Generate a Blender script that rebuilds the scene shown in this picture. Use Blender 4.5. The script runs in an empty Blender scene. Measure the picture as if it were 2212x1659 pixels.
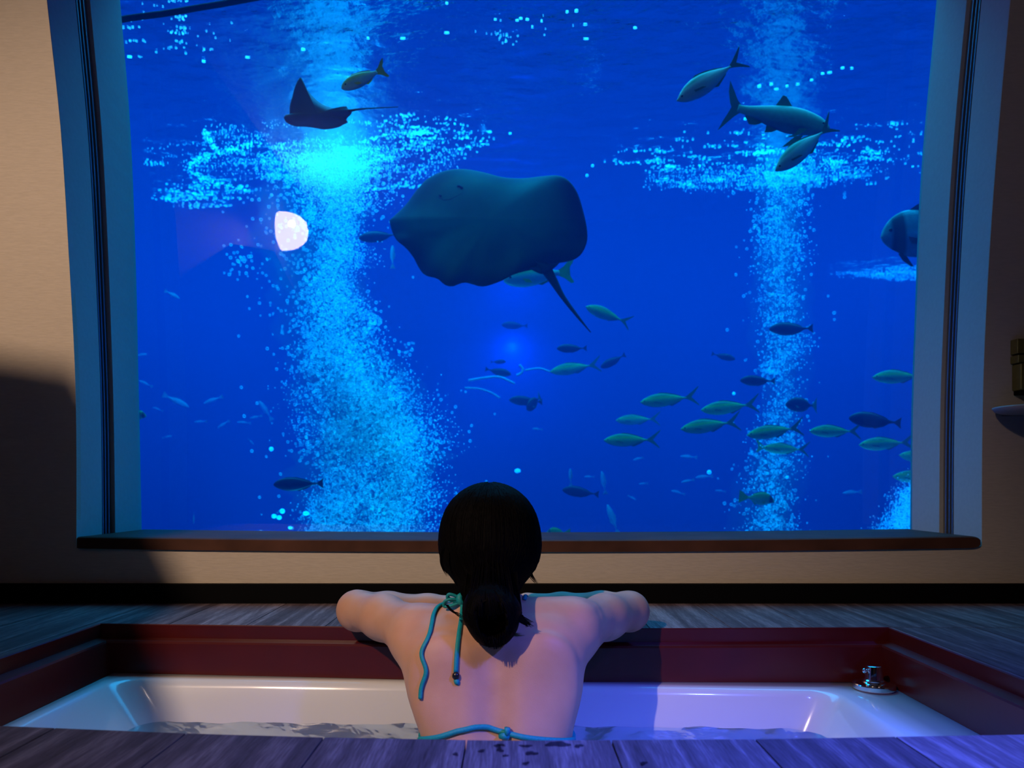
import bpy, bmesh, math, random
import numpy as np
from mathutils import Vector, Matrix
from mathutils.bvhtree import BVHTree

# ------------------------------------------------------------------ camera, world, exposure, big lights
F, CX, HY, CH = 1660.0, 1106.0, 1042.0, 0.32     # focal length in pixels, principal column, horizon row, eye height above the deck
scene = bpy.context.scene
COL = scene.collection

def P(px, py, Y):
    return Vector(((px - CX) / F * Y, Y, CH - (py - HY) / F * Y))

def link(o, parent=None):
    COL.objects.link(o)
    if parent is not None:
        o.parent = parent
    return o

cam_d = bpy.data.cameras.new('camera')
cam_d.sensor_width = 36.0
cam_d.lens = 36.0 * F / 2212.0
cam_d.shift_y = (HY - 829.5) / 2212.0
cam_d.clip_start = 0.02
cam_d.clip_end = 100
cam_d.dof.use_dof = True
cam_d.dof.focus_distance = 1.6
cam_d.dof.aperture_fstop = 5.4
cam = link(bpy.data.objects.new('camera', cam_d))
cam.location = (0, 0, CH)
cam.rotation_euler = (math.pi / 2, 0, 0)
scene.camera = cam

world = bpy.data.worlds.new('world')
world.use_nodes = True
world.node_tree.nodes['Background'].inputs[0].default_value = (0.02, 0.03, 0.05, 1)
world.node_tree.nodes['Background'].inputs[1].default_value = 0.2
scene.world = world

vs = scene.view_settings
vs.view_transform = 'Standard'
vs.look = 'None'
vs.gamma = 1.0
vs.use_curve_mapping = False
vs.exposure = 0.0
cy = scene.cycles
cy.max_bounces = 6
cy.diffuse_bounces = 3
cy.glossy_bounces = 4
cy.volume_bounces = 0
cy.transparent_max_bounces = 24
cy.sample_clamp_indirect = 4.0
cy.use_denoising = True
cy.caustics_reflective = False
cy.caustics_refractive = False

WALL_Y, GLASS_Y = 2.05, 2.40
SURF_Z = 2.30

def light(name, kind, loc, energy, color, target=None, **kw):
    d = bpy.data.lights.new(name, kind)
    d.energy = energy
    d.color = color
    for k, v in kw.items():
        setattr(d, k, v)
    o = link(bpy.data.objects.new(name, d))
    o.location = loc
    if target is not None:
        o.rotation_euler = (Vector(target) - Vector(loc)).to_track_quat('-Z', 'Y').to_euler()
    return o

# aquarium lamps hanging over the water
light('tank_lamp_wide', 'AREA', (0, 6.2, 4.6), 1850, (0.05, 0.47, 1.0), (0, 6.2, 0), shape='RECTANGLE', size=11, size_y=7)
light('tank_spot_over_plume', 'SPOT', (-1.25, 4.7, 4.4), 190, (0.08, 0.6, 1.0), (-1.12, 4.65, -1), spot_size=math.radians(34), spot_blend=0.8, shadow_soft_size=0.2)
light('tank_spot_right_plume', 'SPOT', (1.75, 4.9, 4.4), 90, (0.06, 0.55, 1.0), (1.72, 4.93, -1), spot_size=math.radians(30), spot_blend=0.8, shadow_soft_size=0.2)
# room lamps: warm ceiling spotlight on the left behind the bather, violet-blue lamp on the right
WARM = (-1.60, -0.78, 2.2)
light('warm_wall_spot', 'SPOT', WARM, 245, (1.0, 0.72, 0.52), (-0.93, 1.8, 0.3), spot_size=math.radians(66), spot_blend=0.9, shadow_soft_size=0.02)
light('violet_lamp', 'SPOT', (0.6, 0.7, 0.75), 100, (0.07, 0.11, 1.0), (0.40, 0.86, 0.0), spot_size=math.radians(90), spot_blend=1.0, shadow_soft_size=0.04)
light('deck_fill_light', 'SPOT', (-0.35, 0.5, 2.7), 60, (1.0, 0.72, 0.80), (-0.5, 0.80, 0), spot_size=math.radians(34), spot_blend=1.0, shadow_soft_size=0.04)  # added fill that warms the near left deck, no real fixture
light('violet_side_fill', 'SPOT', (1.45, 0.95, 0.55), 16, (0.06, 0.11, 1.0), (0.92, 1.28, 0.0), spot_size=math.radians(58), spot_blend=1.0, shadow_soft_size=0.03)  # added fill brightening the deck to the right of the tub
light('tank_floor_fill_left', 'SPOT', (-.95, 4.3, -2.5), 900, (0.08, 0.62, 1.0), (-1.0, 4.65, .6), spot_size=math.radians(46), spot_blend=0.9, shadow_soft_size=0.15)  # made-up uplight, added to brighten the lower left bubble column
light('tank_floor_fill_right', 'SPOT', (1.7, 4.6, -2.5), 380, (0.06, 0.58, 1.0), (1.7, 4.93, .6), spot_size=math.radians(34), spot_blend=0.9, shadow_soft_size=0.15)  # likewise added, lifts the right column from below
# unseen spot added to put a blue glow on the tank back
light('tank_back_glow', 'SPOT', (0.0, 8.6, 1.85), 800, (0.01, 0.22, 1.0), (0.05, 11.0, 1.9), spot_size=math.radians(80), spot_blend=1.0, shadow_soft_size=0.05)

# ------------------------------------------------------------------ helpers
def tag(o, label=None, cat=None, group=None, kind=None):
    if label: o['label'] = label
    if cat: o['category'] = cat
    if group: o['group'] = group
    if kind: o['kind'] = kind
    return o

def mesh_obj(name, verts, faces, mat=None, parent=None, smooth=True):
    me = bpy.data.meshes.new(name)
    me.from_pydata([tuple(v) for v in verts], [], [tuple(f) for f in faces])
    me.update()
    if smooth:
        me.polygons.foreach_set('use_smooth', [True] * len(me.polygons))
    if mat is not None:
        me.materials.append(mat)
    return link(bpy.data.objects.new(name, me), parent)

def np_mesh(name, verts, faces, mat=None, parent=None, smooth=True):
    """verts (n,3), faces (m,k) numpy arrays"""
    me = bpy.data.meshes.new(name)
    n, (m, k) = len(verts), faces.shape
    me.vertices.add(n)
    me.vertices.foreach_set('co', verts.astype(np.float32).ravel())
    me.loops.add(m * k)
    me.loops.foreach_set('vertex_index', faces.astype(np.int32).ravel())
    me.polygons.add(m)
    me.polygons.foreach_set('loop_start', np.arange(0, m * k, k, dtype=np.int32))
    me.polygons.foreach_set('loop_total', np.full(m, k, dtype=np.int32))
    me.update(calc_edges=True)
    me.validate()
    if smooth:
        me.polygons.foreach_set('use_smooth', np.ones(len(me.polygons), dtype=bool))
    if mat is not None:
        me.materials.append(mat)
    return link(bpy.data.objects.new(name, me), parent)

def empty(name, loc=(0, 0, 0)):
    o = bpy.data.objects.new(name, None)
    o.empty_display_size = 0.1
    o.location = loc
    return link(o)

class MB:
    def __init__(self):
        self.v, self.f = [], []
    def add(self, verts, faces):
        b = len(self.v)
        self.v += [tuple(p) for p in verts]
        self.f += [tuple(b + i for i in f) for f in faces]
    def box(self, x0, x1, y0, y1, z0, z1):
        self.add([(x0, y0, z0), (x1, y0, z0), (x1, y1, z0), (x0, y1, z0), (x0, y0, z1), (x1, y0, z1), (x1, y1, z1), (x0, y1, z1)],
                 [(0, 3, 2, 1), (4, 5, 6, 7), (0, 1, 5, 4), (1, 2, 6, 5), (2, 3, 7, 6), (3, 0, 4, 7)])
    def hexa(self, p):
        """eight corners: bottom quad then top quad"""
        self.add(p, [(0, 3, 2, 1), (4, 5, 6, 7), (0, 1, 5, 4), (1, 2, 6, 5), (2, 3, 7, 6), (3, 0, 4, 7)])
    def loft(self, rings, cap=True, closed=True):
        n = len(rings[0])
        b = len(self.v)
        for r in rings:
            self.v += [tuple(p) for p in r]
        for i in range(len(rings) - 1):
            for j in range(n if closed else n - 1):
                k = (j + 1) % n
                self.f.append((b + i * n + j, b + i * n + k, b + (i + 1) * n + k, b + (i + 1) * n + j))
        if cap:
            self.f.append(tuple(b + j for j in range(n))[::-1])
            self.f.append(tuple(b + (len(rings) - 1) * n + j for j in range(n)))
    def tube(self, pts, rad, seg=8, flat=1.0):
        pts = [Vector(p) for p in pts]
        if not hasattr(rad, '__len__'):
            rad = [rad] * len(pts)
        rings = []
        up = Vector((0.13, 0.27, 0.95)).normalized()
        for i, p in enumerate(pts):
            t = (pts[min(i + 1, len(pts) - 1)] - pts[max(i - 1, 0)])
            if t.length < 1e-9: t = Vector((0, 0, 1))
            t.normalize()
            if i == 0:
                u = up.cross(t)
                if u.length < 1e-3: u = Vector((1, 0, 0)).cross(t)
            else:
                u = u - t * u.dot(t)
            u.normalize()
            w = t.cross(u)
            rings.append([p + (u * math.cos(a) + w * math.sin(a) * flat) * rad[i] for a in [2 * math.pi * k / seg for k in range(seg)]])
        self.loft(rings)
    def lathe(self, prof, c, seg=32):
        rings = [[(c[0] + r * math.cos(a), c[1] + r * math.sin(a), c[2] + z) for a in [2 * math.pi * k / seg for k in range(seg)]] for r, z in prof]
        self.loft(rings)
    def build(self, name, mat=None, parent=None, smooth=False, bevel=0.0):
        o = mesh_obj(name, self.v, self.f, mat, parent, smooth)
        bm = bmesh.new(); bm.from_mesh(o.data)
        bmesh.ops.recalc_face_normals(bm, faces=bm.faces)
        bm.to_mesh(o.data); bm.free()
        if bevel:
            m = o.modifiers.new('bevel', 'BEVEL'); m.width = bevel; m.segments = 2; m.limit_method = 'ANGLE'; m.angle_limit = 0.6
            o.data.polygons.foreach_set('use_smooth', [True] * len(o.data.polygons))
            w = o.modifiers.new('wn', 'WEIGHTED_NORMAL'); w.keep_sharp = True
        return o

def spline(pts, n=8):
    """Catmull-Rom through points (tuples of any length)"""
    a = np.array(pts, float)
    a = np.vstack([2 * a[0] - a[1], a, 2 * a[-1] - a[-2]])
    out = []
    for i in range(1, len(a) - 2):
        for k in range(n):
            t = k / n
            out.append(0.5 * (2 * a[i] + (a[i + 1] - a[i - 1]) * t + (2 * a[i - 1] - 5 * a[i] + 4 * a[i + 1] - a[i + 2]) * t ** 2 + (3 * a[i] - a[i - 1] - 3 * a[i + 1] + a[i + 2]) * t ** 3))
    out.append(a[-2])
    return np.array(out)

# ------------------------------------------------------------------ materials
def new_mat(name):
    m = bpy.data.materials.new(name)
    m.use_nodes = True
    nt = m.node_tree
    nt.nodes.clear()
    out = nt.nodes.new('ShaderNodeOutputMaterial')
    return m, nt, out

def N(nt, t, **kw):
    n = nt.nodes.new(t)
    for k, v in kw.items():
        if k.startswith('i_'):
            key = k[2:]
            n.inputs[int(key) if key.isdigit() else key.replace('_', ' ')].default_value = v
        else:
            setattr(n, k, v)
    return n

def ramp(nt, stops, interp='LINEAR'):
    r = nt.nodes.new('ShaderNodeValToRGB')
    r.color_ramp.interpolation = interp
    e = r.color_ramp.elements
    while len(e) < len(stops): e.new(0.5)
    for el, (p, c) in zip(e, stops):
        el.position = p
        el.color = (*c, 1) if len(c) == 3 else c
    return r

def simple(name, color, rough=0.5, metal=0.0, noise=0.0, scale=20, bump=0.0, coat=0.0, spec=0.5, sss=0.0, stretch=(1, 1, 1)):
    m, nt, out = new_mat(name)
    b = N(nt, 'ShaderNodeBsdfPrincipled')
    b.inputs['Base Color'].default_value = (*color, 1)
    b.inputs['Roughness'].default_value = rough
    b.inputs['Metallic'].default_value = metal
    b.inputs['Specular IOR Level'].default_value = spec
    b.inputs['Coat Weight'].default_value = coat
    if sss:
        b.inputs['Subsurface Weight'].default_value = sss
        b.inputs['Subsurface Radius'].default_value = (0.02, 0.008, 0.004)
    if noise or bump:
        tc = N(nt, 'ShaderNodeTexCoord'); mp = N(nt, 'ShaderNodeMapping')
        mp.inputs['Scale'].default_value = stretch
        nz = N(nt, 'ShaderNodeTexNoise'); nz.inputs['Scale'].default_value = scale; nz.inputs['Detail'].default_value = 5
        nt.links.new(tc.outputs['Object'], mp.inputs['Vector']); nt.links.new(mp.outputs['Vector'], nz.inputs['Vector'])
        if noise:
            r = ramp(nt, [(0.25, tuple(c * (1 - noise) for c in color)), (0.75, tuple(min(1, c * (1 + noise)) for c in color))])
            nt.links.new(nz.outputs['Fac'], r.inputs['Fac']); nt.links.new(r.outputs['Color'], b.inputs['Base Color'])
        if bump:
            bp = N(nt, 'ShaderNodeBump'); bp.inputs['Strength'].default_value = 1.0; bp.inputs['Distance'].default_value = bump
            nt.links.new(nz.outputs['Fac'], bp.inputs['Height']); nt.links.new(bp.outputs['Normal'], b.inputs['Normal'])
    nt.links.new(b.outputs['BSDF'], out.inputs['Surface'])
    return m

M = {}
M['wall'] = simple('woven_wall_covering', (0.62, 0.53, 0.43), 0.85, noise=0.06, scale=130, bump=0.0006, spec=0.2, stretch=(0.35, 1, 2.2))
M['wall_dark'] = simple('dark_panelling', (0.07, 0.05, 0.04), 0.7, noise=0.2, scale=12, spec=0.2)
M['jamb'] = simple('painted_jamb', (0.56, 0.56, 0.53), 0.6, noise=0.04, scale=90, bump=0.0004, spec=0.3)
M['track'] = simple('anodised_track', (0.30, 0.29, 0.28), 0.35, metal=0.7)
M['track_dark'] = simple('rubber_seal', (0.02, 0.02, 0.022), 0.6)
M['sill'] = simple('brown_stone_sill', (0.085, 0.035, 0.022), 0.6, noise=0.35, scale=9, spec=0.15)
M['black'] = simple('black_skirting', (0.002, 0.002, 0.0025), 0.8, spec=.1)
M['maroon'] = simple('maroon_gloss_paint', (0.085, 0.006, 0.005), 0.32, noise=0.12, scale=14, bump=0.0006)
M['acrylic'] = simple('white_acrylic', (0.80, 0.80, 0.82), 0.16, coat=0.4)
M['chrome'] = simple('chrome', (0.85, 0.86, 0.88), 0.06, metal=1.0)
M['ceiling'] = simple('ceiling_paint', (0.5, 0.45, 0.4), 0.9)
M['brass'] = simple('dull_brass', (0.30, 0.24, 0.07), 0.45, metal=0.6, noise=0.2, scale=40)
M['porcelain'] = simple('porcelain', (0.42, 0.37, 0.33), 0.4)
M['teal'] = simple('teal_fabric', (0.0, 0.30, 0.33), 0.6, noise=0.15, scale=300, bump=0.0004)
M['bead'] = simple('dark_bead', (0.012, 0.012, 0.015), 0.25)
M['rope'] = simple('algae_pole', (0.01, 0.02, 0.012), 0.9, noise=0.5, scale=40, bump=0.004)
M['rock'] = simple('tank_rock', (0.03, 0.05, 0.06), 0.9, noise=0.5, scale=3, bump=0.05)
M['tank'] = simple('tank_lining', (0.01, 0.06, 0.14), 0.9, noise=0.2, scale=1)
M['hose'] = simple('pale_hose', (0.75, 0.8, 0.8), 0.5)

def wood_mat():
    m, nt, out = new_mat('dark_deck_wood')
    tc = N(nt, 'ShaderNodeTexCoord')
    at = N(nt, 'ShaderNodeAttribute', attribute_name='plank')
    off = N(nt, 'ShaderNodeVectorMath', operation='MULTIPLY_ADD')
    off.inputs[1].default_value = (3.7, 11.3, 0)
    mp = N(nt, 'ShaderNodeMapping'); mp.inputs['Scale'].default_value = (34, 2.2, 1)
    nt.links.new(at.outputs['Color'], off.inputs[0]); nt.links.new(tc.outputs['Object'], off.inputs[2])
    nt.links.new(off.outputs[0], mp.inputs['Vector'])
    n1 = N(nt, 'ShaderNodeTexNoise'); n1.inputs['Scale'].default_value = 1.0; n1.inputs['Detail'].default_value = 6; n1.inputs['Distortion'].default_value = 0.8
    nt.links.new(mp.outputs['Vector'], n1.inputs['Vector'])
    mp2 = N(nt, 'ShaderNodeMapping'); mp2.inputs['Scale'].default_value = (420, 26, 1)
    nt.links.new(off.outputs[0], mp2.inputs['Vector'])
    n2 = N(nt, 'ShaderNodeTexNoise'); n2.inputs['Scale'].default_value = 1.0; n2.inputs['Detail'].default_value = 3
    nt.links.new(mp2.outputs['Vector'], n2.inputs['Vector'])
    mx = N(nt, 'ShaderNodeMath', operation='MULTIPLY_ADD'); mx.inputs[1].default_value = 0.5
    nt.links.new(n2.outputs['Fac'], mx.inputs[0]); nt.links.new(n1.outputs['Fac'], mx.inputs[2])
    r = ramp(nt, [(0.45, (0.052, 0.037, 0.040)), (0.75, (0.125, 0.093, 0.103)), (0.98, (0.26, 0.205, 0.22))])
    nt.links.new(mx.outputs[0], r.inputs['Fac'])
    tint = N(nt, 'ShaderNodeMixRGB', blend_type='MULTIPLY'); tint.inputs['Fac'].default_value = 1
    pr = ramp(nt, [(0, (0.75, 0.72, 0.72)), (1, (1.15, 1.12, 1.1))])
    nt.links.new(at.outputs['Fac'], pr.inputs['Fac'])
    nt.links.new(r.outputs['Color'], tint.inputs['Color1']); nt.links.new(pr.outputs['Color'], tint.inputs['Color2'])
    b = N(nt, 'ShaderNodeBsdfPrincipled'); b.inputs['Roughness'].default_value = 0.7; b.inputs['Specular IOR Level'].default_value = 0.06
    nt.links.new(tint.outputs['Color'], b.inputs['Base Color'])
    bp = N(nt, 'ShaderNodeBump'); bp.inputs['Distance'].default_value = 0.0012; bp.inputs['Strength'].default_value = 0.7
    nt.links.new(mx.outputs[0], bp.inputs['Height']); nt.links.new(bp.outputs['Normal'], b.inputs['Normal'])
    nt.links.new(b.outputs['BSDF'], out.inputs['Surface'])
    return m
M['deck'] = wood_mat()

def clear_mat(name, ior, tint=(1, 1, 1), rough=0.0, bump_scale=None, bump_dist=0.01, stretch=(1, 1, 1), detail=3, sheen=1.0):
    """thin clear sheet: Fresnel share of mirror, the rest passes straight through"""
    m, nt, out = new_mat(name)
    tr = N(nt, 'ShaderNodeBsdfTransparent'); tr.inputs['Color'].default_value = (*tint, 1)
    gl = N(nt, 'ShaderNodeBsdfGlossy'); gl.inputs['Roughness'].default_value = rough
    fr = N(nt, 'ShaderNodeFresnel'); fr.inputs['IOR'].default_value = ior
    mix = N(nt, 'ShaderNodeMixShader')
    if bump_scale:
        tc = N(nt, 'ShaderNodeTexCoord'); mp = N(nt, 'ShaderNodeMapping'); mp.inputs['Scale'].default_value = stretch
        nz = N(nt, 'ShaderNodeTexNoise'); nz.inputs['Scale'].default_value = bump_scale; nz.inputs['Detail'].default_value = detail
        bp = N(nt, 'ShaderNodeBump'); bp.inputs['Distance'].default_value = bump_dist; bp.inputs['Strength'].default_value = 1
        nt.links.new(tc.outputs['Object'], mp.inputs['Vector']); nt.links.new(mp.outputs['Vector'], nz.inputs['Vector'])
        nt.links.new(nz.outputs['Fac'], bp.inputs['Height'])
        nt.links.new(bp.outputs['Normal'], gl.inputs['Normal']); nt.links.new(bp.outputs['Normal'], fr.inputs['Normal'])
    nt.links.new(fr.outputs['Fac'], mix.inputs['Fac'])
    nt.links.new(tr.outputs[0], mix.inputs[1]); nt.links.new(gl.outputs[0], mix.inputs[2])
    nt.links.new(mix.outputs[0], out.inputs['Surface'])
    return m
M['glass'] = clear_mat('acrylic_window', 1.49)
M['surface'] = clear_mat('rippled_water_surface', 1.333, bump_scale=6.0, bump_dist=0.024, stretch=(1, 1.3, 1), detail=5)
M['bathwater'] = clear_mat('bath_water', 1.333, tint=(0.86, 0.94, 1.0), bump_scale=16, bump_dist=0.003, detail=3)
M['wet'] = clear_mat('wet_patch', 1.02, tint=(0.45, 0.45, 0.5), rough=.2)

def water_volume():
    m, nt, out = new_mat('blue_water')
    sc = N(nt, 'ShaderNodeVolumeScatter'); sc.inputs['Color'].default_value = (0.001, 0.21, 1.0, 1); sc.inputs['Density'].default_value = 0.18; sc.inputs['Anisotropy'].default_value = 0.0
    ab = N(nt, 'ShaderNodeVolumeAbsorption'); ab.inputs['Color'].default_value = (0.0, 0.876, 0.9944, 1); ab.inputs['Density'].default_value = 1.6
    ad = N(nt, 'ShaderNodeAddShader')
    nt.links.new(sc.outputs[0], ad.inputs[0]); nt.links.new(ab.outputs[0], ad.inputs[1])
    nt.links.new(ad.outputs[0], out.inputs['Volume'])
    return m
M['water'] = water_volume()

def bubble_mat(name, body, rim):
    m, nt, out = new_mat(name)
    tr = N(nt, 'ShaderNodeBsdfTransparent')
    df = N(nt, 'ShaderNodeBsdfDiffuse'); df.inputs['Color'].default_value = (0.95, 0.97, 1, 1)
    tl = N(nt, 'ShaderNodeBsdfTranslucent'); tl.inputs['Color'].default_value = (0.95, 0.97, 1, 1)
    ad = N(nt, 'ShaderNodeAddShader')
    lw = N(nt, 'ShaderNodeLayerWeight'); lw.inputs['Blend'].default_value = 0.5
    mr = N(nt, 'ShaderNodeMapRange'); mr.inputs['From Min'].default_value = 0.15; mr.inputs['From Max'].default_value = 0.75; mr.inputs['To Min'].default_value = body; mr.inputs['To Max'].default_value = rim
    mix = N(nt, 'ShaderNodeMixShader')
    nt.links.new(lw.outputs['Facing'], mr.inputs['Value']); nt.links.new(mr.outputs[0], mix.inputs['Fac'])
    nt.links.new(df.outputs[0], ad.inputs[0]); nt.links.new(tl.outputs[0], ad.inputs[1])
    nt.links.new(tr.outputs[0], mix.inputs[1]); nt.links.new(ad.outputs[0], mix.inputs[2])
    nt.links.new(mix.outputs[0], out.inputs['Surface'])
    return m
M['bubble'] = bubble_mat('air_bubbles', 0.10, 0.6)
M['foam'] = bubble_mat('fine_foam', 0.5, 0.75)

# ------------------------------------------------------------------ room shell
LEFT_WALL = [(60, -390), (101, 0), (131, 280), (149, 560), (161, 780), (165, 950), (165, 1190)]
RIGHT_WALL = [(2225, -390), (2183, 0), (2149, 380), (2129, 700), (2122, 940), (2121, 1190)]
LEFT_GLASS = [(222, -390), (255.5, 0), (278, 280), (289.6, 560), (295, 780), (299, 950), (303, 1152)]
RIGHT_GLASS = [(2062, -390), (2027, 0), (1993, 380), (1979, 700), (1972, 900), (1969.5, 1150)]
RX = 1.75      # side walls
CEIL = 2.75
BACK_Y = -2.3
HEAD_Z = 1.99  # window head

def edge_at(poly, ys):
    a = spline(poly, 10)
    o = np.argsort(a[:, 1])
    return np.interp(ys, a[o, 1], a[o, 0])

def z_to_py(z, Y):
    return HY + (CH - z) * F / Y

zs = np.linspace(-0.02, HEAD_Z, 26)
lw_x = [(edge_at(LEFT_WALL, z_to_py(z, WALL_Y)) - CX) / F * WALL_Y for z in zs]
rw_x = [(edge_at(RIGHT_WALL, z_to_py(z, WALL_Y)) - CX) / F * WALL_Y for z in zs]
lg_x = [(edge_at(LEFT_GLASS, z_to_py(z, GLASS_Y)) - CX) / F * GLASS_Y for z in zs]
rg_x = [(edge_at(RIGHT_GLASS, z_to_py(z, GLASS_Y)) - CX) / F * GLASS_Y for z in zs]

# front wall around the window opening, 10 cm thick where it shows
SILL_Z = CH - (1190 - HY) / F * WALL_Y      # underside of the sill
mb = MB()
for i in range(len(zs) - 1):
    z0, z1 = zs[i], zs[i + 1]
    mb.hexa([(-RX, WALL_Y, z0), (lw_x[i], WALL_Y, z0), (lw_x[i], WALL_Y + .02, z0), (-RX, WALL_Y + .02, z0),
             (-RX, WALL_Y, z1), (lw_x[i + 1], WALL_Y, z1), (lw_x[i + 1], WALL_Y + .02, z1), (-RX, WALL_Y + .02, z1)])
    mb.hexa([(rw_x[i], WALL_Y, z0), (RX, WALL_Y, z0), (RX, WALL_Y + .02, z0), (rw_x[i], WALL_Y + .02, z0),
             (rw_x[i + 1], WALL_Y, z1), (RX, WALL_Y, z1), (RX, WALL_Y + .02, z1), (rw_x[i + 1], WALL_Y + .02, z1)])
mb.box(-RX, RX, WALL_Y, WALL_Y + .02, HEAD_Z, CEIL)
mb.box(lw_x[0], rw_x[0], WALL_Y, WALL_Y + .02, 0.02, SILL_Z + 0.012)
tag(mb.build('wall_front', M['wall']), kind='structure')
mb = MB()
mb.box(-RX, RX, WALL_Y - .022, WALL_Y, 0.0, CH - (1262 - HY) / F * (WALL_Y - .02))
tag(mb.build('baseboard_front', M['black']), kind='structure')
for nm, b in (('wall_left', (-RX - .05, -RX, BACK_Y, WALL_Y + .02, -.03, CEIL)), ('wall_right', (RX, RX + .05, BACK_Y, WALL_Y + .02, -.03, CEIL)), ('wall_back', (-RX, RX, BACK_Y - .05, BACK_Y, -.03, CEIL))):
    mb = MB(); mb.box(*b); tag(mb.build(nm, M['wall_dark']), kind='structure')
mb = MB(); mb.box(-RX - .05, RX + .05, BACK_Y - .05, WALL_Y + .02, CEIL, CEIL + .05)
tag(mb.build('ceiling', M['ceiling']), kind='structure')

# unseen light blocker added beside the viewer to shade the lower left wall, the left tub rim and the near deck
prof = [(-1.75, 0), (-.40, 0), (-.40, 1.27), (-1.255, 1.27), (-1.30, 1.40), (-1.48, 1.766), (-1.535, 1.775), (-1.75, 1.81)]
mb = MB(); mb.loft([[(x, y, z) for x, z in prof] for y in (-.03, .0)])
tag(mb.build('light_blocker', M['wall_dark']), kind='structure')
# window: jambs, tracks, sill, head and acrylic pane
win = tag(empty('window_1', (0, WALL_Y, 0)), kind='structure')
win_inv = Matrix.Translation((0, -WALL_Y, 0))
def winpart(mb, name, mat, **kw):
    mb.v = [(x, y - WALL_Y, z) for x, y, z in mb.v]
    return mb.build(name, mat, win, **kw)
Z0W = CH - (1165 - HY) / F * WALL_Y
for side, wx, gx in (('left', lw_x, lg_x), ('right', rw_x, rg_x)):
    s = -1 if side == 'left' else 1
    rows = [i for i in range(len(zs)) if zs[i] > 0.08]
    def jx(i, Y):
        t = (Y - WALL_Y) / (GLASS_Y - WALL_Y)
        return wx[i] * (1 - t) + gx[i] * t
    segs = [(WALL_Y + .003, 2.178, 0.0), (2.25, GLASS_Y + .01, 0.0)]
    mb = MB()
    for (ya, yb, dx) in segs:
        for a, b in zip(rows[:-1], rows[1:]):
            mb.hexa([(jx(a, ya), ya, zs[a]), (jx(a, ya) + s * .06, ya, zs[a]), (jx(a, yb) + s * .06, yb, zs[a]), (jx(a, yb), yb, zs[a]),
                     (jx(b, ya), ya, zs[b]), (jx(b, ya) + s * .06, ya, zs[b]), (jx(b, yb) + s * .06, yb, zs[b]), (jx(b, yb), yb, zs[b])])
    winpart(mb, 'jamb', M['jamb'])
    mb = MB()
    prof = [(2.178, .006), (2.184, .006), (2.184, .016), (2.193, .016), (2.193, .006), (2.198, .006), (2.198, .016), (2.208, .016), (2.208, .006), (2.213, .006), (2.213, .016), (2.222, .016), (2.222, .004), (2.226, .004), (2.226, .012), (2.25, .012)]
    rings = []
    for i in rows:
        rings.append([(jx(i, y) + s * d, y, zs[i]) for y, d in prof] + [(jx(i, 2.25) + s * .05, 2.25, zs[i]), (jx(i, 2.178) + s * .05, 2.178, zs[i])])
    mb.loft(rings)
    winpart(mb, 'blind_track', M['track'])
# sill slab: slightly bowed, rounded right end
def bow(px):
    return 1 - ((px - 1106) / 1000.0) ** 2
mb = MB()
for name, mat in (('sill', M['sill']),):
    rings = []
    for px in np.concatenate([[166, 168, 172], np.linspace(200, 2090, 40), [2102, 2110, 2115, 2118]]):
        top = 1160.5 + 8.5 * bow(px); bot = 1184 + 8.5 * bow(px)
        Yf = WALL_Y - .007
        r = 0.0
        if px > 2095: r = (1 - math.sqrt(max(0, 1 - ((px - 2095) / 24) ** 2))) * 9
        if px < 175: r = (1 - math.sqrt(max(0, 1 - ((175 - px) / 10) ** 2))) * 3
        xf = (px - CX) / F * Yf
        zt = CH - (top + r - HY) / F * Yf; zb = CH - (bot - r - HY) / F * Yf
        yb = GLASS_Y + .02
        gb = CH - (1143.5 + 7 * bow(px) - HY) / F * GLASS_Y
        zt2 = zt - r * 0
        rings.append([(xf, Yf, zb), (xf, Yf, zt), (xf, Yf + .005, zt + .003), (xf, yb, max(gb, zt - .01)), (xf, yb, zb)])
    mb.loft(rings)
winpart(mb, 'sill', M['sill'])
mb = MB(); mb.box(lw_x[-1] - .02, rw_x[-1] + .02, WALL_Y + .02, GLASS_Y + .02, HEAD_Z, HEAD_Z + .05)
winpart(mb, 'head', M['jamb'])
mb = MB(); mb.add([(lg_x[-1] - .08, GLASS_Y, .1), (rg_x[-1] + .08, GLASS_Y, .1), (rg_x[-1] + .08, GLASS_Y, HEAD_Z + .04), (lg_x[-1] - .08, GLASS_Y, HEAD_Z + .04)], [(0, 1, 2, 3)])
winpart(mb, 'acrylic_pane', M['glass'])

# ------------------------------------------------------------------ deck with a rectangular opening for the tub
HL, HR = -0.933, 0.832
near_px = [(-200, 1562), (0, 1568), (420, 1585), (700, 1593), (1080, 1600), (1640, 1597), (2140, 1588), (2400, 1584)]
def plane_pt(px, py, z=0.0):
    Y = (CH - z) * F / (py - HY)
    return ((px - CX) / F * Y, Y)
near_xy = np.array([plane_pt(*p) for p in near_px])
def Yn(x): return float(np.interp(x, near_xy[:, 0], near_xy[:, 1]))
back_px = [(220, 1347), (700, 1353), (1080, 1358), (1500, 1357), (1930, 1355)]
back_xy = np.array([plane_pt(*p) for p in back_px])
def Yb(x): return float(np.interp(x, back_xy[:, 0], back_xy[:, 1]))

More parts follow.
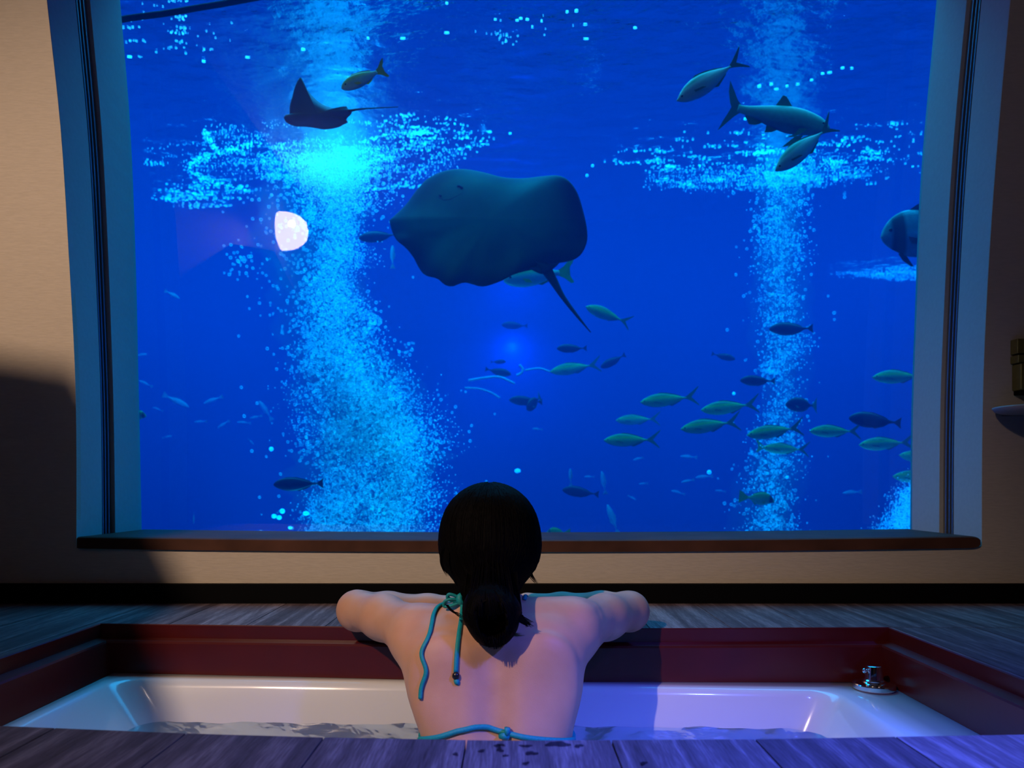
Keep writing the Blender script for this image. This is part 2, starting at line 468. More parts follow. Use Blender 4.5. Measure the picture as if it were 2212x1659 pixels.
PITCH, X0, GAP = 0.1795, -0.0565, 0.0022
class Deck(MB):
    def __init__(self):
        super().__init__(); self.tone = []
    def piece(self, x0, x1, ya, yb, tone):
        n = 4
        xs = np.linspace(x0, x1, n + 1)
        for a, b in zip(xs[:-1], xs[1:]):
            f0, f1 = (ya(a), ya(b)) if callable(ya) else (ya, ya)
            g0, g1 = (yb(a), yb(b)) if callable(yb) else (yb, yb)
            self.hexa([(a, f0, -.028), (b, f1, -.028), (b, g1, -.028), (a, g0, -.028), (a, f0, 0), (b, f1, 0), (b, g1, 0), (a, g0, 0)])
            self.tone += [tone] * 8
dk = Deck()
rnd = random.Random(5)
k0, k1 = int((-RX - X0) / PITCH) - 1, int((RX - X0) / PITCH) + 1
for k in range(k0, k1 + 1):
    a, b = max(X0 + k * PITCH + GAP / 2, -RX), min(X0 + (k + 1) * PITCH - GAP / 2, RX)
    if b - a < 0.005: continue
    tones = [rnd.random() for _ in range(3)]
    cuts = sorted({a, b} | {c for c in (HL, HR) if a < c < b})
    for c, d in zip(cuts[:-1], cuts[1:]):
        mid = (c + d) / 2
        if HL < mid < HR:
            dk.piece(c, d, BACK_Y, Yn, tones[0])
            dk.piece(c, d, Yb, WALL_Y, tones[1])
        elif mid > HR:
            dk.piece(c, d, BACK_Y, 1.694, tones[0])
            dk.piece(c, d, 1.6965, WALL_Y, tones[1])
        else:
            dk.piece(c, d, BACK_Y, WALL_Y, tones[0])
fl = dk.build('floor', M['deck'])
at = fl.data.attributes.new('plank', 'FLOAT', 'POINT')
at.data.foreach_set('value', dk.tone)
tag(fl, kind='structure')

# ------------------------------------------------------------------ maroon surround lining the opening
sur = tag(empty('tub_surround', (0, 1.35, -.1)), 'maroon painted board surround stepping down from the deck to the white tub', 'tub surround')
def surpart(mb, **kw):
    mb.v = [(x, y - 1.35, z + .1) for x, y, z in mb.v]
    return mb.build('surround_board', M['maroon'], sur, **kw)
T = 0.02
RIM_L, RIM_R = -.104, -.114
def rim_z(x): return RIM_L + (RIM_R - RIM_L) * (x - HL) / (HR - HL)
# back board
mb = MB(); rings = []
for x in np.linspace(HL, HR, 24):
    y = Yb(x)
    rings.append([(x, y + .0008, 0), (x, y - .0005, .0005), (x, y - .002, -.0015), (x, y - .002, -.030), (x, y - .022, -.034), (x, y - .026, -.038), (x, y - .028, rim_z(x) + .0005), (x, y + .0008, rim_z(x) + .0005)])
mb.loft(rings); surpart(mb, smooth=False)
for xs_, s in ((HL, 1), (HR, -1)):
    mb = MB(); rings = []
    for y in np.linspace(Yn(xs_) + .0, Yb(xs_) - .002, 8):
        rings.append([(xs_ - s * .0008, y, 0), (xs_ + s * .0005, y, .0005), (xs_ + s * .002, y, -.0015), (xs_ + s * .002, y, -.030), (xs_ + s * .026, y, -.034), (xs_ + s * .028, y, -.038), (xs_ + s * (.046 if s > 0 else .028), y, rim_z(xs_) + .0005), (xs_ - s * .0008, y, rim_z(xs_) + .0005)])
    mb.loft(rings); surpart(mb)
mb = MB(); rings = []
for x in np.linspace(HL, HR, 24):
    y = Yn(x)
    rings.append([(x, y - T - .01, -.03), (x, y - .006, -.03), (x, y - .004, rim_z(x) + .0005), (x, y - T - .01, rim_z(x) + .0005)])
mb.loft(rings); surpart(mb)

# ------------------------------------------------------------------ bathtub
def rrect(x0, x1, y0a, y1l, y1r, z, r, n=8, zt=0.0):
    """rounded rectangle ring; back edge runs from y1l (left) to y1r (right)"""
    pts = []
    for cx, cyy, a0 in ((x1 - r, y1r - r, 0), (x0 + r, y1l - r, 90), (x0 + r, y0a + r, 180), (x1 - r, y0a + r, 270)):
        for i in range(n + 1):
            a = math.radians(a0 + 90 * i / n)
            pts.append((cx + r * math.cos(a), cyy + r * math.sin(a)))
    # densify straight runs
    out = []
    for k, (p, q) in enumerate(zip(pts, pts[1:] + pts[:1])):
        m = 6 if k % (n + 1) == n else 1
        for i in range(m):
            t = i / m
            x, y = p[0] + (q[0] - p[0]) * t, p[1] + (q[1] - p[1]) * t
            out.append((x, y, z + (rim_z(x) if zt else 0)))
    return out
tub = tag(empty('bathtub', (0, 1.35, -.55)), 'white sunken bathtub with a wide rim, half full of water', 'bathtub')
mb = MB()
R = lambda *a, **k: [(x, y - 1.35, z + .55) for x, y, z in rrect(*a, **k)]
rings = [R(HL + .03, HR - .005, .965, 1.735, 1.672, -.03, .012, zt=1),
         R(HL + .03, HR - .005, .965, 1.735, 1.672, 0, .012, zt=1),
         R(-.862, .676, 1.015, 1.672, 1.607, 0.0, .05, zt=1),
         R(-.857, .670, 1.020, 1.666, 1.602, -.002, .052, zt=1),
         R(-.851, .663, 1.026, 1.660, 1.597, -.007, .055, zt=1),
         R(-.846, .657, 1.031, 1.655, 1.593, -.016, .055, zt=1),
         R(-.775, .615, 1.055, 1.620, 1.575, -.09, .055, zt=1),
         R(-.70, .545, 1.08, 1.585, 1.555, -.25, .08, zt=1),
         R(-.66, .51, 1.10, 1.57, 1.54, -.37, .1, zt=1),
         R(-.62, .47, 1.14, 1.53, 1.50, -.41, .12, zt=1),
         R(-.55, .40, 1.22, 1.45, 1.43, -.418, .1, zt=1)]
mb.loft(rings, cap=False)
nn = len(rings[0]); b = len(mb.v) - nn
mb.f.append(tuple(b + i for i in range(nn)))
o = mb.build('tub_shell', M['acrylic'], tub, smooth=True)
# faces should look up and inward
# bath water
WZ = -.186
mb = MB()
gx, gy = 90, 40
X = np.linspace(-.79, .63, gx); Yv = np.linspace(1.04, 1.625, gy)
vv = []
for y in Yv:
    for x in X:
        ymax = np.interp(x, [-.79, .63], [1.632, 1.578])
        yy = min(y, ymax)
        h = .0018 * math.sin(31 * x + 17 * y) * math.sin(23 * y - 9 * x) + .001 * math.sin(71 * x - 40 * y)
        vv.append((x, yy, WZ + h))
ff = [(j * gx + i, j * gx + i + 1, (j + 1) * gx + i + 1, (j + 1) * gx + i) for j in range(gy - 1) for i in range(gx - 1)]
bw = mesh_obj('bath_water', vv, ff, M['bathwater'])
tag(bw, 'clear rippling bath water filling the white tub around the bather', 'water', kind='stuff')

# chrome control on the right rim of the tub
fz = rim_z(.75)
fc = P(1888, 1485, 1.0); s_ = (CH - fz) * F / (1487 - HY); fc = ((1889 - CX) / F * s_ - .004, s_ - .006, fz + .0003)
fa = tag(empty('bath_control', fc), 'chrome bath control knob standing on the right end of the tub rim', 'tap')
mb = MB(); mb.lathe([(.001, 0), (.036, 0), (.041, .001), (.0425, .003), (.0425, .011), (.041, .013), (.024, .0145), (.022, .017), (.001, .017)], (0, 0, 0), 48)
mb.build('base_plate', M['chrome'], fa, smooth=True)
mb = MB(); mb.lathe([(.001, .017), (.021, .017), (.021, .019), (.0185, .021), (.0155, .047), (.015, .0485), (.0142, .049), (.001, .049)], (0, 0, 0), 48)
kb = mb.build('knob', M['chrome'], fa, smooth=True)
mb = MB(); mb.tube([(-.012, -.004, .041), (-.0215, -.007, .0405)], .0022, 12)
bm_p = [(-.0215, -.007, .0405)]
for r_, dz in ((.0,.005),):
    pass
sph = []
for i in range(9):
    th = math.pi * i / 8
    sph.append((max(.0004, .0050 * math.sin(th)), -.0050 * math.cos(th)))
mb.lathe(sph, (-.0235, -.0075, .0405), 16)
mb.build('lever', M['chrome'], kb, smooth=True)
for o in (fa.children):
    o.modifiers.new('es', 'EDGE_SPLIT').split_angle = 0.6

# ------------------------------------------------------------------ wall fitting at the right: brass box over a round white dish
Yf = WALL_Y
hb = tag(empty('wall_holder', P(2230, 775, WALL_Y)), 'dull brass wall holder with stacked plates at the right edge above the round dish', 'wall holder')
def px_box(mb, x0, x1, y0, y1, ya, yb, org):
    a, b_ = P(x0, y1, ya), P(x1, y0, ya)
    mb.box(a.x - org.x, b_.x - org.x, ya - org.y, yb - org.y, a.z - org.z, b_.z - org.z)
org = hb.location
mb = MB(); px_box(mb, 2198, 2290, 731, 763, WALL_Y - .03, WALL_Y, org); mb.build('upper_plate', M['brass'], hb, bevel=.002)
mb = MB(); px_box(mb, 2200, 2290, 766, 783, WALL_Y - .034, WALL_Y, org); mb.build('middle_plate', M['brass'], hb, bevel=.002)
mb = MB(); px_box(mb, 2205, 2285, 784, 842, WALL_Y - .038, WALL_Y, org); mb.build('cup', M['brass'], hb, bevel=.004)
mb = MB(); px_box(mb, 2205, 2285, 843, 852, WALL_Y - .03, WALL_Y, org); mb.build('base', M['black'], hb, bevel=.002)
dz = P(2230, 884, 1.97)
ds = tag(empty('soap_dish', dz), 'round pale dish on the wall below the brass holder at the right edge', 'dish')
mb = MB(); mb.lathe([(.001, -.010), (.068, -.010), (.083, -.004), (.088, .003), (.088, .006), (.085, .007), (.077, .002), (.001, -.002)], (0, 0, 0), 48)
mb.build('plate', M['porcelain'], ds, smooth=True)
mb = MB(); mb.box(-.03, .03, .085, WALL_Y - dz.y, -.012, .004); mb.build('bracket', M['brass'], ds, bevel=.002)

# ------------------------------------------------------------------ aquarium: shell, water, surface
TX, TY0, TY1, TZ = 6.5, GLASS_Y + .005, 11.0, -2.6
for nm, b in (('wall_tank_back', (-TX, TX, TY1, TY1 + .1, TZ, SURF_Z + .3)), ('wall_tank_left', (-TX - .1, -TX, TY0, TY1, TZ, SURF_Z + .3)),
              ('wall_tank_right', (TX, TX + .1, TY0, TY1, TZ, SURF_Z + .3)), ('floor_tank', (-TX, TX, TY0, TY1, TZ - .1, TZ))):
    mb = MB(); mb.box(*b); tag(mb.build(nm, M['tank']), kind='structure')
mb = MB()   # tank face beside, below and above the window
mb.box(-TX, lg_x[-1] - .05, TY0, TY0 + .04, TZ, SURF_Z + .3); mb.box(rg_x[-1] + .05, TX, TY0, TY0 + .04, TZ, SURF_Z + .3)
mb.box(lg_x[-1] - .05, rg_x[-1] + .05, TY0, TY0 + .04, TZ, .14); mb.box(lg_x[-1] - .05, rg_x[-1] + .05, TY0, TY0 + .04, HEAD_Z, SURF_Z + .3)
tag(mb.build('wall_tank_front', M['tank']), kind='structure')
mb = MB(); mb.box(-TX + .01, TX - .01, TY0 + .045, TY1 - .01, TZ + .01, SURF_Z - .003)
tag(mb.build('aquarium_water', M['water']), kind='structure')
tag(mesh_obj('water_surface', [(-TX, TY0, SURF_Z), (TX, TY0, SURF_Z), (TX, TY1, SURF_Z), (-TX, TY1, SURF_Z)], [(0, 1, 2, 3)], M['surface'], smooth=False), kind='structure')

# ------------------------------------------------------------------ bubbles
rng = np.random.default_rng(11)
ICO_V = None
def ico(level):
    bm = bmesh.new(); bmesh.ops.create_icosphere(bm, subdivisions=level, radius=1.0)
    v = np.array([x.co[:] for x in bm.verts]); f = np.array([[q.index for q in x.verts] for x in bm.faces]); bm.free()
    return v, f
ICO1, ICO2 = ico(1), ico(2)
OCT = (np.array([(1, 0, 0), (-1, 0, 0), (0, 1, 0), (0, -1, 0), (0, 0, 1), (0, 0, -1)], float), np.array([(0, 2, 4), (2, 1, 4), (1, 3, 4), (3, 0, 4), (2, 0, 5), (1, 2, 5), (3, 1, 5), (0, 3, 5)]))
def sphere_cloud(name, pts, rad, base, mat, parent=None):
    bv, bf = base
    n = len(pts)
    sq = np.where(pts[:, 2] > SURF_Z - .0035, .35, 1.0)      # bubbles pressed against the surface are flattened
    v = (bv[None] * rad[:, None, None] * np.stack([sq ** 0, sq ** 0, sq], 1)[:, None, :] + pts[:, None, :]).reshape(-1, 3)
    f = (bf[None] + (np.arange(n) * len(bv))[:, None, None]).reshape(-1, 3)
    return np_mesh(name, v, f, mat, parent)
def Pn(px, py, Y):
    return np.stack([(px - CX) / F * Y, Y, CH - (py - HY) / F * Y], 1)

def prad(p, lo, hi):
    return rng.uniform(lo, hi, len(p)) * p[:, 1] / F

def plume_pts(n, table, Y0, dY, power=1.0, clump=0.0):
    """table rows: (py, centre px, half width px, weight); gaussian across, even along by weight"""
    t = np.array(table, float)
    ys = np.linspace(t[0, 0], t[-1, 0], 400)
    w = np.interp(ys, t[:, 0], t[:, 3]); cdf = np.cumsum(w); cdf /= cdf[-1]
    py = np.interp(rng.random(n), cdf, ys)
    c = np.interp(py, t[:, 0], t[:, 1]); h = np.interp(py, t[:, 0], t[:, 2])
    # clumps: pull points towards random centres
    g = rng.normal(size=n) * 0.5
    px = c + g * h
    Y = Y0 + rng.normal(size=n) * dY
    if clump:
        m = max(3, n // 60)
        cc = rng.integers(0, n, m)
        a = rng.integers(0, m, n)
        s = rng.random(n) < clump
        px = np.where(s, px[cc[a]] + rng.normal(size=n) * 16, px)
        py = np.where(s, py[cc[a]] + rng.normal(size=n) * 16, py)
    p = Pn(px, py, Y)
    p[:, 2] = np.minimum(p[:, 2], SURF_Z - .012)
    return p

LY, RYp = 4.65, 4.93
L_MAIN = [(330, 700, 90, 1.2), (400, 690, 130, 1.6), (430, 670, 140, 1.3), (520, 665, 140, .9), (600, 680, 130, .9), (680, 705, 120, 1.1), (760, 725, 130, 1.3), (850, 770, 170, 1.6), (950, 800, 180, 1.3), (1000, 800, 180, 1.0), (1080, 780, 170, .9), (1170, 770, 160, .9), (1500, 760, 150, .9)]
L_CORE = [(330, 715, 70, 2.2), (400, 725, 75, 1.8), (470, 735, 50, 1.1), (560, 735, 48, 1.0), (660, 720, 62, 1.1), (760, 735, 85, 1.3), (850, 780, 120, 1.5), (930, 800, 140, 1.1), (985, 790, 120, .5), (1000, 735, 60, .7), (1080, 715, 50, .9), (1170, 712, 60, .9), (1500, 712, 60, .9)]
L_ARM = [(900, 850, 70, .7), (970, 865, 80, 1.0), (1060, 868, 80, .9), (1170, 850, 90, .8), (1500, 800, 90, .8)]
R_MAIN = [(375, 1690, 120, 1.2), (430, 1690, 75, 1.0), (540, 1680, 80, .9), (640, 1690, 80, .8), (740, 1690, 80, .7), (860, 1690, 65, .6), (960, 1680, 75, .8), (1040, 1665, 90, 1.0), (1170, 1650, 85, 1.1), (1500, 1645, 85, 1.1)]
R_CORE = [(380, 1695, 55, 1.0), (560, 1685, 45, 1.0), (700, 1685, 45, .8), (860, 1690, 35, .7), (1000, 1675, 55, 1.0), (1170, 1655, 65, 1.3), (1500, 1650, 65, 1.3)]

pl = tag(empty('bubble_plume', (0, 0, 0)), 'tall swirling column of white air bubbles left of the stingray', 'bubbles', kind='stuff')
p = plume_pts(4900, L_MAIN, LY, .16, clump=.55)
sphere_cloud('bubble', p, prad(p, 1.3, 3.6), ICO2, M['bubble'], pl)
p = np.vstack([plume_pts(31000, L_CORE, LY + .05, .14, clump=.7), plume_pts(17000, L_ARM, LY + .05, .14, clump=.6)])
sphere_cloud('fine_bubbles', p, prad(p, 0.5, 1.5), ICO1, M['foam'], pl)
pr_ = tag(empty('bubble_plume', (0, 0, 0)), 'narrow column of rising air bubbles behind the shoal of green fish', 'bubbles', kind='stuff')
p = plume_pts(1400, R_MAIN, RYp, .14, clump=.5)
sphere_cloud('bubble', p, prad(p, 1.3, 3.6), ICO2, M['bubble'], pr_)
p = plume_pts(8600, R_CORE, RYp + .05, .13, clump=.55)
sphere_cloud('fine_bubbles', p, prad(p, 0.5, 1.5), ICO1, M['foam'], pr_)
pc = tag(empty('bubble_plume', (0, 0, 0)), 'bright patch of bubbles rising in the lower right corner of the window', 'bubbles', kind='stuff')
p = plume_pts(13000, [(1030, 1985, 25, .3), (1080, 1965, 35, .8), (1120, 1955, 48, 1.1), (1175, 1945, 62, 1.2), (1400, 1940, 70, 1.2)], 4.6, .12, clump=.4)
sphere_cloud('fine_bubbles', p, prad(p, 0.5, 1.5), ICO1, M['foam'], pc)

# cloudy aerated water inside each column
def cloud_mat(name, color, dens):
    m, nt, out = new_mat(name)
    v_ = N(nt, 'ShaderNodeVolumeScatter'); v_.inputs['Color'].default_value = (*color, 1); v_.inputs['Density'].default_value = dens; v_.inputs['Anisotropy'].default_value = 0.2
    nt.links.new(v_.outputs[0], out.inputs['Volume'])
    return m
M['cloud'] = cloud_mat('aerated_water', (.25, .62, 1.0), 0.8)
M['cloud_core'] = cloud_mat('dense_aerated_water', (.25, .70, 1.0), 0.9)
def cloud(table, Y0, scale, depth, mat, parent, seed, top=0.0):
    r_ = random.Random(seed); ph = [r_.uniform(0, 6.28) for _ in range(8)]
    mb = MB(); rings = []
    t = np.array(table, float); s = spline(t[:, :3], 6)
    for i, (py, c, h) in enumerate(s):
        ring = []
        for a in np.linspace(0, 2 * math.pi, 28, endpoint=False):
            k = 1 + .16 * math.sin(3 * a + i * .5 + ph[0]) + .12 * math.sin(5 * a - i * .8 + ph[1]) + .10 * math.sin(2 * a + i * .27 + ph[2]) + .06 * math.sin(7 * a + i * 1.3 + ph[3])
            q = P(c + h * scale * k * math.cos(a), py, Y0); q.y += depth * k * math.sin(a) * h * scale / F * Y0
            q.z = min(q.z, SURF_Z - .02)
            ring.append(q)
        rings.append(ring)
    mb.loft(rings)
    return mb.build('cloudy_water', mat, parent, smooth=True)
cloud(L_MAIN, LY, .80, .8, M['cloud'], pl, 1); cloud(L_CORE, LY, .75, .8, M['cloud_core'], pl, 2); cloud(L_ARM, LY, .7, .8, M['cloud'], pl, 3)
cloud(R_MAIN, RYp, .75, .8, M['cloud'], pr_, 4); cloud(R_CORE, RYp, .8, .8, M['cloud'], pr_, 5)
cloud([(1030, 1990, 20), (1080, 1970, 35), (1120, 1960, 50), (1190, 1945, 65), (1400, 1940, 70)], 4.6, 1.0, .8, M['cloud_core'], pc, 6)
# foam and strings of bubbles spread out under the water surface round each column
def surface_pts(n, c_px, c_py, rx_px, ry_px, hole=0.0, power=1.0, Ysurf=None):
    a = rng.random(n) * 2 * np.pi
    r = hole + (1 - hole) * rng.random(n) ** power
    px = c_px + np.cos(a) * r * rx_px; py = c_py + np.sin(a) * r * ry_px
    m = max(1, n // 9); own = rng.integers(0, m, n); st_ = rng.random(n) < .75      # most bubbles gather in streaks
    px = np.where(st_, px[own] + rng.normal(size=n) * 13, px); py = np.where(st_, py[own] + rng.normal(size=n) * 1.6, py)
    zt = SURF_Z - .002 - rng.random(n) * .001
    Y = (zt - CH) * F / (HY - py)
    return Pn(px, py, Y)
def string_pts(path, n, jit=3):
    s = spline(path, 12); d = np.r_[0, np.cumsum(np.hypot(*np.diff(s, axis=0).T))]
    u = rng.random(n) * d[-1]
    px = np.interp(u, d, s[:, 0]) + rng.normal(size=n) * jit; py = np.interp(u, d, s[:, 1]) + rng.normal(size=n) * jit
    zt = SURF_Z - .002 - rng.random(n) * .001
    return Pn(px, py, (zt - CH) * F / (HY - py))
fo = tag(empty('surface_foam', (0, 0, 0)), 'ring of foam and bubble strings spreading under the surface above the left column', 'foam', kind='stuff')
p = np.vstack([surface_pts(3600, 705, 350, 150, 55, power=1.0), surface_pts(700, 830, 345, 180, 55), surface_pts(420, 500, 350, 180, 80), surface_pts(600, 700, 330, 330, 75, hole=.5)])
sphere_cloud('fine_bubbles', p, prad(p, 0.6, 1.5), ICO1, M['foam'], fo)
p = np.vstack([string_pts([(560, 305), (480, 330), (430, 345), (408, 365), (430, 382), (480, 400), (540, 412)], 330, 5), string_pts([(440, 280), (455, 310), (470, 328)], 60, 4),
               string_pts([(310, 350), (350, 356)], 24, 3), string_pts([(800, 410), (860, 404), (920, 402)], 60, 2), string_pts([(870, 395), (940, 350), (1010, 318), (1060, 300)], 110, 9),
               surface_pts(420, 900, 290, 130, 45), surface_pts(300, 420, 420, 90, 30), surface_pts(110, 380, 70, 130, 70), surface_pts(30, 1150, 60, 190, 40)])
sphere_cloud('bubble', p, prad(p, 1.2, 2.8), ICO2, M['bubble'], fo)
fo = tag(empty('surface_foam', (0, 0, 0)), 'streaky foam spreading under the surface above the right bubble column', 'foam', kind='stuff')
p = np.vstack([surface_pts(1300, 1690, 380, 190, 30), surface_pts(420, 1560, 388, 160, 24), surface_pts(500, 1800, 350, 140, 40), string_pts([(1400, 390), (1500, 402), (1600, 405), (1680, 400)], 260, 6)])
sphere_cloud('fine_bubbles', p, prad(p, 0.6, 1.5), ICO1, M['foam'], fo)
p = np.vstack([surface_pts(330, 1640, 330, 280, 70), surface_pts(160, 1900, 330, 130, 70), surface_pts(200, 1440, 360, 160, 60)])
sphere_cloud('bubble', p, prad(p, 1.2, 2.8), ICO2, M['bubble'], fo)
fo = tag(empty('surface_foam', (0, 0, 0)), 'distant bright streak of surface foam at the right edge below the striped fish', 'foam', kind='stuff')
p = np.vstack([surface_pts(1200, 1990, 592, 130, 16, power=.7), surface_pts(300, 1900, 592, 110, 8)])
sphere_cloud('fine_bubbles', p, prad(p, 0.6, 1.5), ICO1, M['foam'], fo)
# light glints modelled as white blobs under the surface, plus loose bubbles in open water
GL = [(965, 72, 9, 5), (1070, 43, 5, 4), (1117, 45, 6, 4), (1125, 41, 6, 4), (1139, 43, 6, 5), (1170, 47, 4, 4), (1150, 60, 4, 4), (1225, 27, 5, 5), (1245, 25, 6, 6), (1264, 54, 7, 5), (1266, 85, 9, 4), (1372, 61, 6, 5), (965, 8, 5, 5),
      (1640, 188, 6, 6), (1666, 183, 6, 6), (1677, 193, 8, 5), (1700, 187, 5, 5), (1723, 183, 6, 5), (1753, 174, 5, 5), (1777, 160, 6, 4), (1792, 158, 8, 5), (1820, 148, 6, 5), (1840, 149, 5, 4),
      (1610, 258, 6, 5), (1624, 256, 9, 5), (1649, 299, 5, 5), (280, 124, 8, 5), (440, 134, 6, 5), (535, 125, 8, 4), (655, 108, 7, 6), (870, 84, 9, 5), (795, 84, 5, 4), (1058, 286, 7, 5), (1102, 289, 5, 5), (1043, 311, 8, 5),
      (592, 1115, 8, 7), (610, 1104, 8, 8), (603, 1118, 8, 7), (661, 1109, 10, 7), (586, 970, 7, 7), (627, 1140, 7, 5), (1280, 358, 5, 5), (1268, 379, 5, 5), (1118, 1017, 10, 7), (1532, 1020, 7, 7), (1700, 1031, 5, 5), (1585, 850, 5, 5)]
g = np.array(GL, float)
Yg = np.where(g[:, 1] < 320, np.minimum((SURF_Z - .003 - CH) * F / (HY - np.minimum(g[:, 1], 900)), 4.4), 4.2)
pg = Pn(g[:, 0], g[:, 1], Yg)
bv, bf = ICO2
sc_ = np.stack([g[:, 2] * .7 / F * Yg, g[:, 3] * .7 / F * Yg, g[:, 3] * np.where(g[:, 1] < 320, .16, .7) / F * Yg], 1)
v = (bv[None] * sc_[:, None, :] + pg[:, None, :]).reshape(-1, 3); f = (bf[None] + (np.arange(len(g)) * len(bv))[:, None, None]).reshape(-1, 3)
M['glint'] = bubble_mat('white_glint_bubble', 1.0, 1.0)
tag(np_mesh('glints_and_bubbles', v, f, M['glint']), 'scattered white glints of light under the surface and single large bubbles in the open water', 'bubbles', kind='stuff')

# ------------------------------------------------------------------ fish
def fish_mat(name, back, side, belly, stripe=None, rough=0.45, bands=None, head=None):
    m, nt, out = new_mat(name)
    tc = N(nt, 'ShaderNodeTexCoord'); sp = N(nt, 'ShaderNodeSeparateXYZ')
    nt.links.new(tc.outputs['Object'], sp.inputs[0])
    mr = N(nt, 'ShaderNodeMapRange'); mr.inputs['From Min'].default_value = -.15; mr.inputs['From Max'].default_value = .15
    nt.links.new(sp.outputs['Z'], mr.inputs['Value'])
    stops = [(0.25, belly), (0.48, side), (0.72, back)]
    if stripe: stops = [(0.2, belly), (0.42, side), (0.55, side), (0.60, stripe), (0.66, stripe), (0.72, back)]
    r = ramp(nt, stops); nt.links.new(mr.outputs[0], r.inputs['Fac'])
    col = r.outputs['Color']
    if bands:
        rb = ramp(nt, [(p_, (c_, c_, c_)) for p_, c_ in bands]); nt.links.new(sp.outputs['X'], rb.inputs['Fac'])
        mx = N(nt, 'ShaderNodeMixRGB', blend_type='MULTIPLY'); mx.inputs['Fac'].default_value = 1
        nt.links.new(col, mx.inputs['Color1']); nt.links.new(rb.outputs['Color'], mx.inputs['Color2']); col = mx.outputs['Color']
    nz = N(nt, 'ShaderNodeTexNoise'); nz.inputs['Scale'].default_value = 30
    nt.links.new(tc.outputs['Object'], nz.inputs['Vector'])
    m2 = N(nt, 'ShaderNodeMixRGB', blend_type='OVERLAY'); m2.inputs['Fac'].default_value = .25
    nt.links.new(col, m2.inputs['Color1']); nt.links.new(nz.outputs['Fac'], m2.inputs['Color2'])
    b = N(nt, 'ShaderNodeBsdfPrincipled'); b.inputs['Roughness'].default_value = rough
    nt.links.new(m2.outputs['Color'], b.inputs['Base Color']); nt.links.new(b.outputs[0], out.inputs['Surface'])
    return m
M['f_green'] = fish_mat('shoal_fish_skin', (0.08, 0.30, 0.06), (0.30, 0.66, 0.20), (0.62, 0.80, 0.42), stripe=(0.55, 0.62, 0.06))
M['f_dark'] = fish_mat('dark_fish_skin', (0.010, 0.012, 0.03), (0.014, 0.018, 0.04), (0.02, 0.028, 0.06))
M['f_silver'] = fish_mat('silver_green_skin', (0.35, 0.62, 0.35), (0.8, 0.95, 0.7), (0.9, 0.97, 0.85), stripe=(0.95, 0.98, 0.7))
M['f_grey'] = fish_mat('grey_green_skin', (0.25, 0.55, 0.35), (0.4, 0.75, 0.5), (0.15, 0.25, 0.3))
M['f_yellow'] = fish_mat('yellow_green_skin', (0.30, 0.42, 0.05), (0.42, 0.62, 0.25), (0.5, 0.65, 0.4), bands=[(0.0, .9), (0.07, .25), (.14, .15), (.17, .95), (1, 1)])
M['f_ytail'] = fish_mat('silver_skin_yellow_back', (0.55, 0.5, 0.08), (0.48, 0.66, 0.58), (0.55, 0.68, 0.62))
M['f_bat'] = fish_mat('banded_skin', (0.12, 0.30, 0.28), (0.22, 0.50, 0.45), (0.18, 0.40, 0.38), bands=[(0.0, .9), (.09, 1), (.13, .12), (.24, .12), (.28, 1.2), (.40, 1.2), (.46, .25), (.75, .2), (.8, 1)])
M['f_pale'] = fish_mat('pale_fish_skin', (0.35, 0.45, 0.45), (0.7, 0.8, 0.75), (0.8, 0.85, 0.8))
M['fin_green'] = simple('green_fin', (0.16, 0.26, 0.10), 0.6); M['fin_dark'] = simple('dark_fin', (0.012, 0.014, 0.03), 0.6)
M['fin_yellow'] = simple('yellow_fin', (0.62, 0.55, 0.04), 0.6); M['fin_pale'] = simple('pale_fin', (0.5, 0.6, 0.58), 0.6)
M['fin_dusk'] = simple('dusky_green_fin', (0.14, 0.34, 0.2), 0.6); M['eye'] = simple('fish_eye', (0.01, 0.012, 0.012), 0.15)

